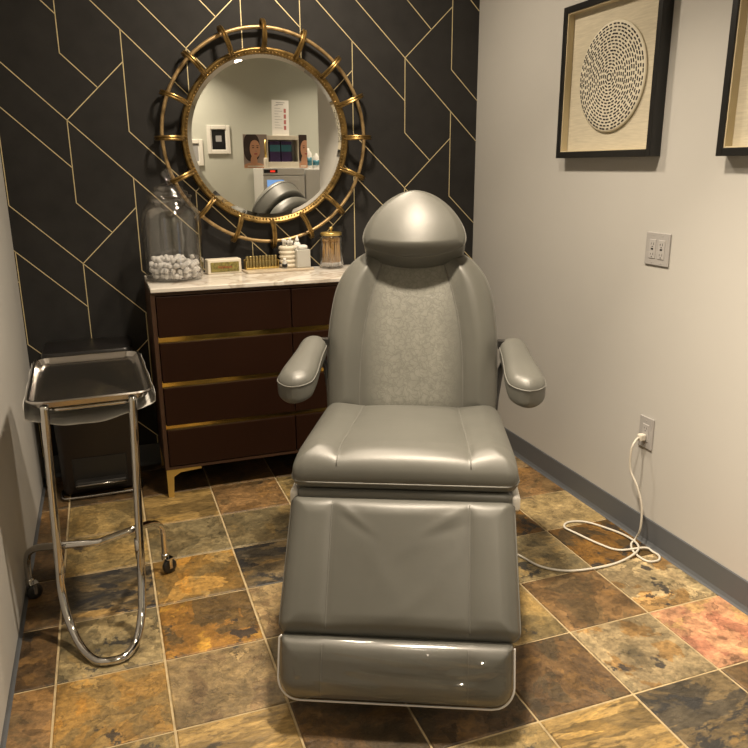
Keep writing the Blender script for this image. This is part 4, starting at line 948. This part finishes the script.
for s in (-1, 1):
    d = box('door', (0.148 * s - 0.143, 0.148 * s + 0.143, 0.212, 0.23, 0.06, 1.375), M['fridge'], cbn, 0.003)
    box('handle', (0.03 * s - 0.006, 0.03 * s + 0.006, 0.23, 0.25, 0.7, 0.9), M['chrome'], d, 0.002)
# product display on the fridge
ZF = FZ + 0.0005
ds = thing('product_display', 'cardboard counter display with portrait side panels on the fridge', 'display', (2.15, -4.30, ZF))
box('base', (-0.115, 0.215, -0.09, 0.10, 0.0, 0.06), M['cream'], ds, 0.002)
box('header', (-0.115, 0.215, -0.09, 0.10, 0.275, 0.315), M['cream'], ds, 0.002)
box('back', (-0.115, 0.215, -0.09, -0.08, 0.06, 0.275), M['white'], ds)
box('side', (-0.115, -0.105, -0.08, 0.10, 0.06, 0.275), M['cream'], ds); box('side', (0.205, 0.215, -0.08, 0.10, 0.06, 0.275), M['cream'], ds)
for k, xx in enumerate((2.125, 2.245)):
    pk = thing('product_pack', ('left' if k == 0 else 'right') + ' purple pack with teal band in the cardboard display', 'box', (xx, -4.28, ZF + 0.0605), group='purple packs')
    box('carton', (-0.054, 0.054, -0.04, 0.04, 0.0, 0.20), M['purple'], pk, 0.002)
    box('band', (-0.0545, 0.0545, 0.0402, 0.0415, 0.10, 0.165), M['teal'], pk)
def portrait(cx, cy, w, h, shift):
    ox, oy = cx - 2.15, cy + 4.30
    t = box('portrait_panel', (-w / 2, w / 2, -0.004, 0.0, 0, h), M['poster'], ds, loc=(ox, oy, 0)); t['label'] = 'side panel printed with a portrait of a dark-haired woman'
    def blob(nm, ex, ez, rx, rz, mat, y, pw=2.0):
        V = []; n = 40
        for yy in (0.0, y):
            for k in range(n):
                c, s = math.cos(2 * PI * k / n), math.sin(2 * PI * k / n)
                x = ex + rx * math.copysign(abs(c) ** (2 / pw), c); z = ez + rz * math.copysign(abs(s) ** (2 / pw), s)
                V.append((min(max(x, -w / 2), w / 2), yy, min(max(z, 0.0), h)))
        return mesh(nm, V, [tuple(range(n, 2 * n))] + [(k, (k + 1) % n, n + (k + 1) % n, n + k) for k in range(n)], mat, t)
    s = shift
    blob('printed_hair', s - 0.016, 0.200, 0.082, 0.135, M['hair'], 0.0006, 2.6); blob('printed_shoulder', s, 0.0, 0.12, 0.055, M['skin'], 0.0008)
    blob('printed_neck', s + 0.002, 0.07, 0.034, 0.06, M['skin'], 0.001); blob('printed_face', s + 0.016, 0.185, 0.052, 0.086, M['skin'], 0.0012, 2.2)
    for e in (-1, 1):
        blob('printed_eye', s + 0.020 + e * 0.022, 0.198, 0.011, 0.0045, M['hair'], 0.0016); blob('printed_brow', s + 0.020 + e * 0.022, 0.216, 0.015, 0.0028, M['hair'], 0.0016)
    blob('printed_nose', s + 0.026, 0.165, 0.008, 0.004, M['poster'], 0.0016); blob('printed_lips', s + 0.022, 0.138, 0.018, 0.0075, M['lips'], 0.0016)
    box('printed_caption', (-w * 0.36, w * 0.36, 0, 0.0014, 0.012, 0.024), M['cream'], t)
    return t
portrait(1.915, -4.198, 0.24, 0.325, -0.02)
portrait(2.408, -4.198, 0.085, 0.325, 0.01)
sh = thing('price_sheet', 'tall white price sheet standing on the display, in the mirror', 'sign', (2.20, -4.28, ZF + 0.3155))
p_ = box('sheet', (-0.088, 0.088, -0.003, 0.0, 0.0, 0.345), M['white'], sh)
p_.rotation_euler = (0.05, 0.03, 0)
for k in range(4): box('printed_photo', (0.035, 0.058, 0.0, 0.0008, 0.06 + k * 0.055, 0.10 + k * 0.055), M['pink'], p_)
for k in range(9): box('printed_line', (-0.06, 0.02 - 0.02 * (k % 3), 0.0, 0.0006, 0.075 + k * 0.027, 0.079 + k * 0.027), M['greyprint'], p_)
for k in range(2): box('printed_title', (-0.045, 0.045 - 0.015 * k, 0.0, 0.0006, 0.318 - k * 0.018, 0.325 - k * 0.018), M['greyprint'], p_)
bt = thing('spray_bottle', 'thin gold and white bottle in front of the display left edge', 'bottle', (2.010, -4.165, ZF))
lathe('body', [(0, 0), (0.02, 0), (0.021, 0.003), (0.021, 0.09), (0.014, 0.10), (0, 0.10)], M['cream'], bt, 20)
lathe('cap', [(0, 0.10), (0.011, 0.10), (0.011, 0.27), (0, 0.275)], M['brassmatte'], bt, 16)
for k, (xx, hh) in enumerate(((2.475, 0.20), (2.56, 0.15))):
    b2 = thing('pump_bottle', 'white pump bottle with teal label ' + ('nearest the display' if k == 0 else 'farther from the display'), 'bottle', (xx, -4.25, 1.3855), group='pump bottles on the cabinet')
    lathe('body', [(0, 0), (0.034, 0), (0.036, 0.004), (0.036, hh * 0.75), (0.015, hh * 0.9), (0.012, hh), (0, hh)], M['white'], b2, 24)
    lathe('label', [(0.0363, 0.03), (0.0368, 0.03), (0.0368, hh * 0.55), (0.0363, hh * 0.55)], M['teal'], b2, 24)
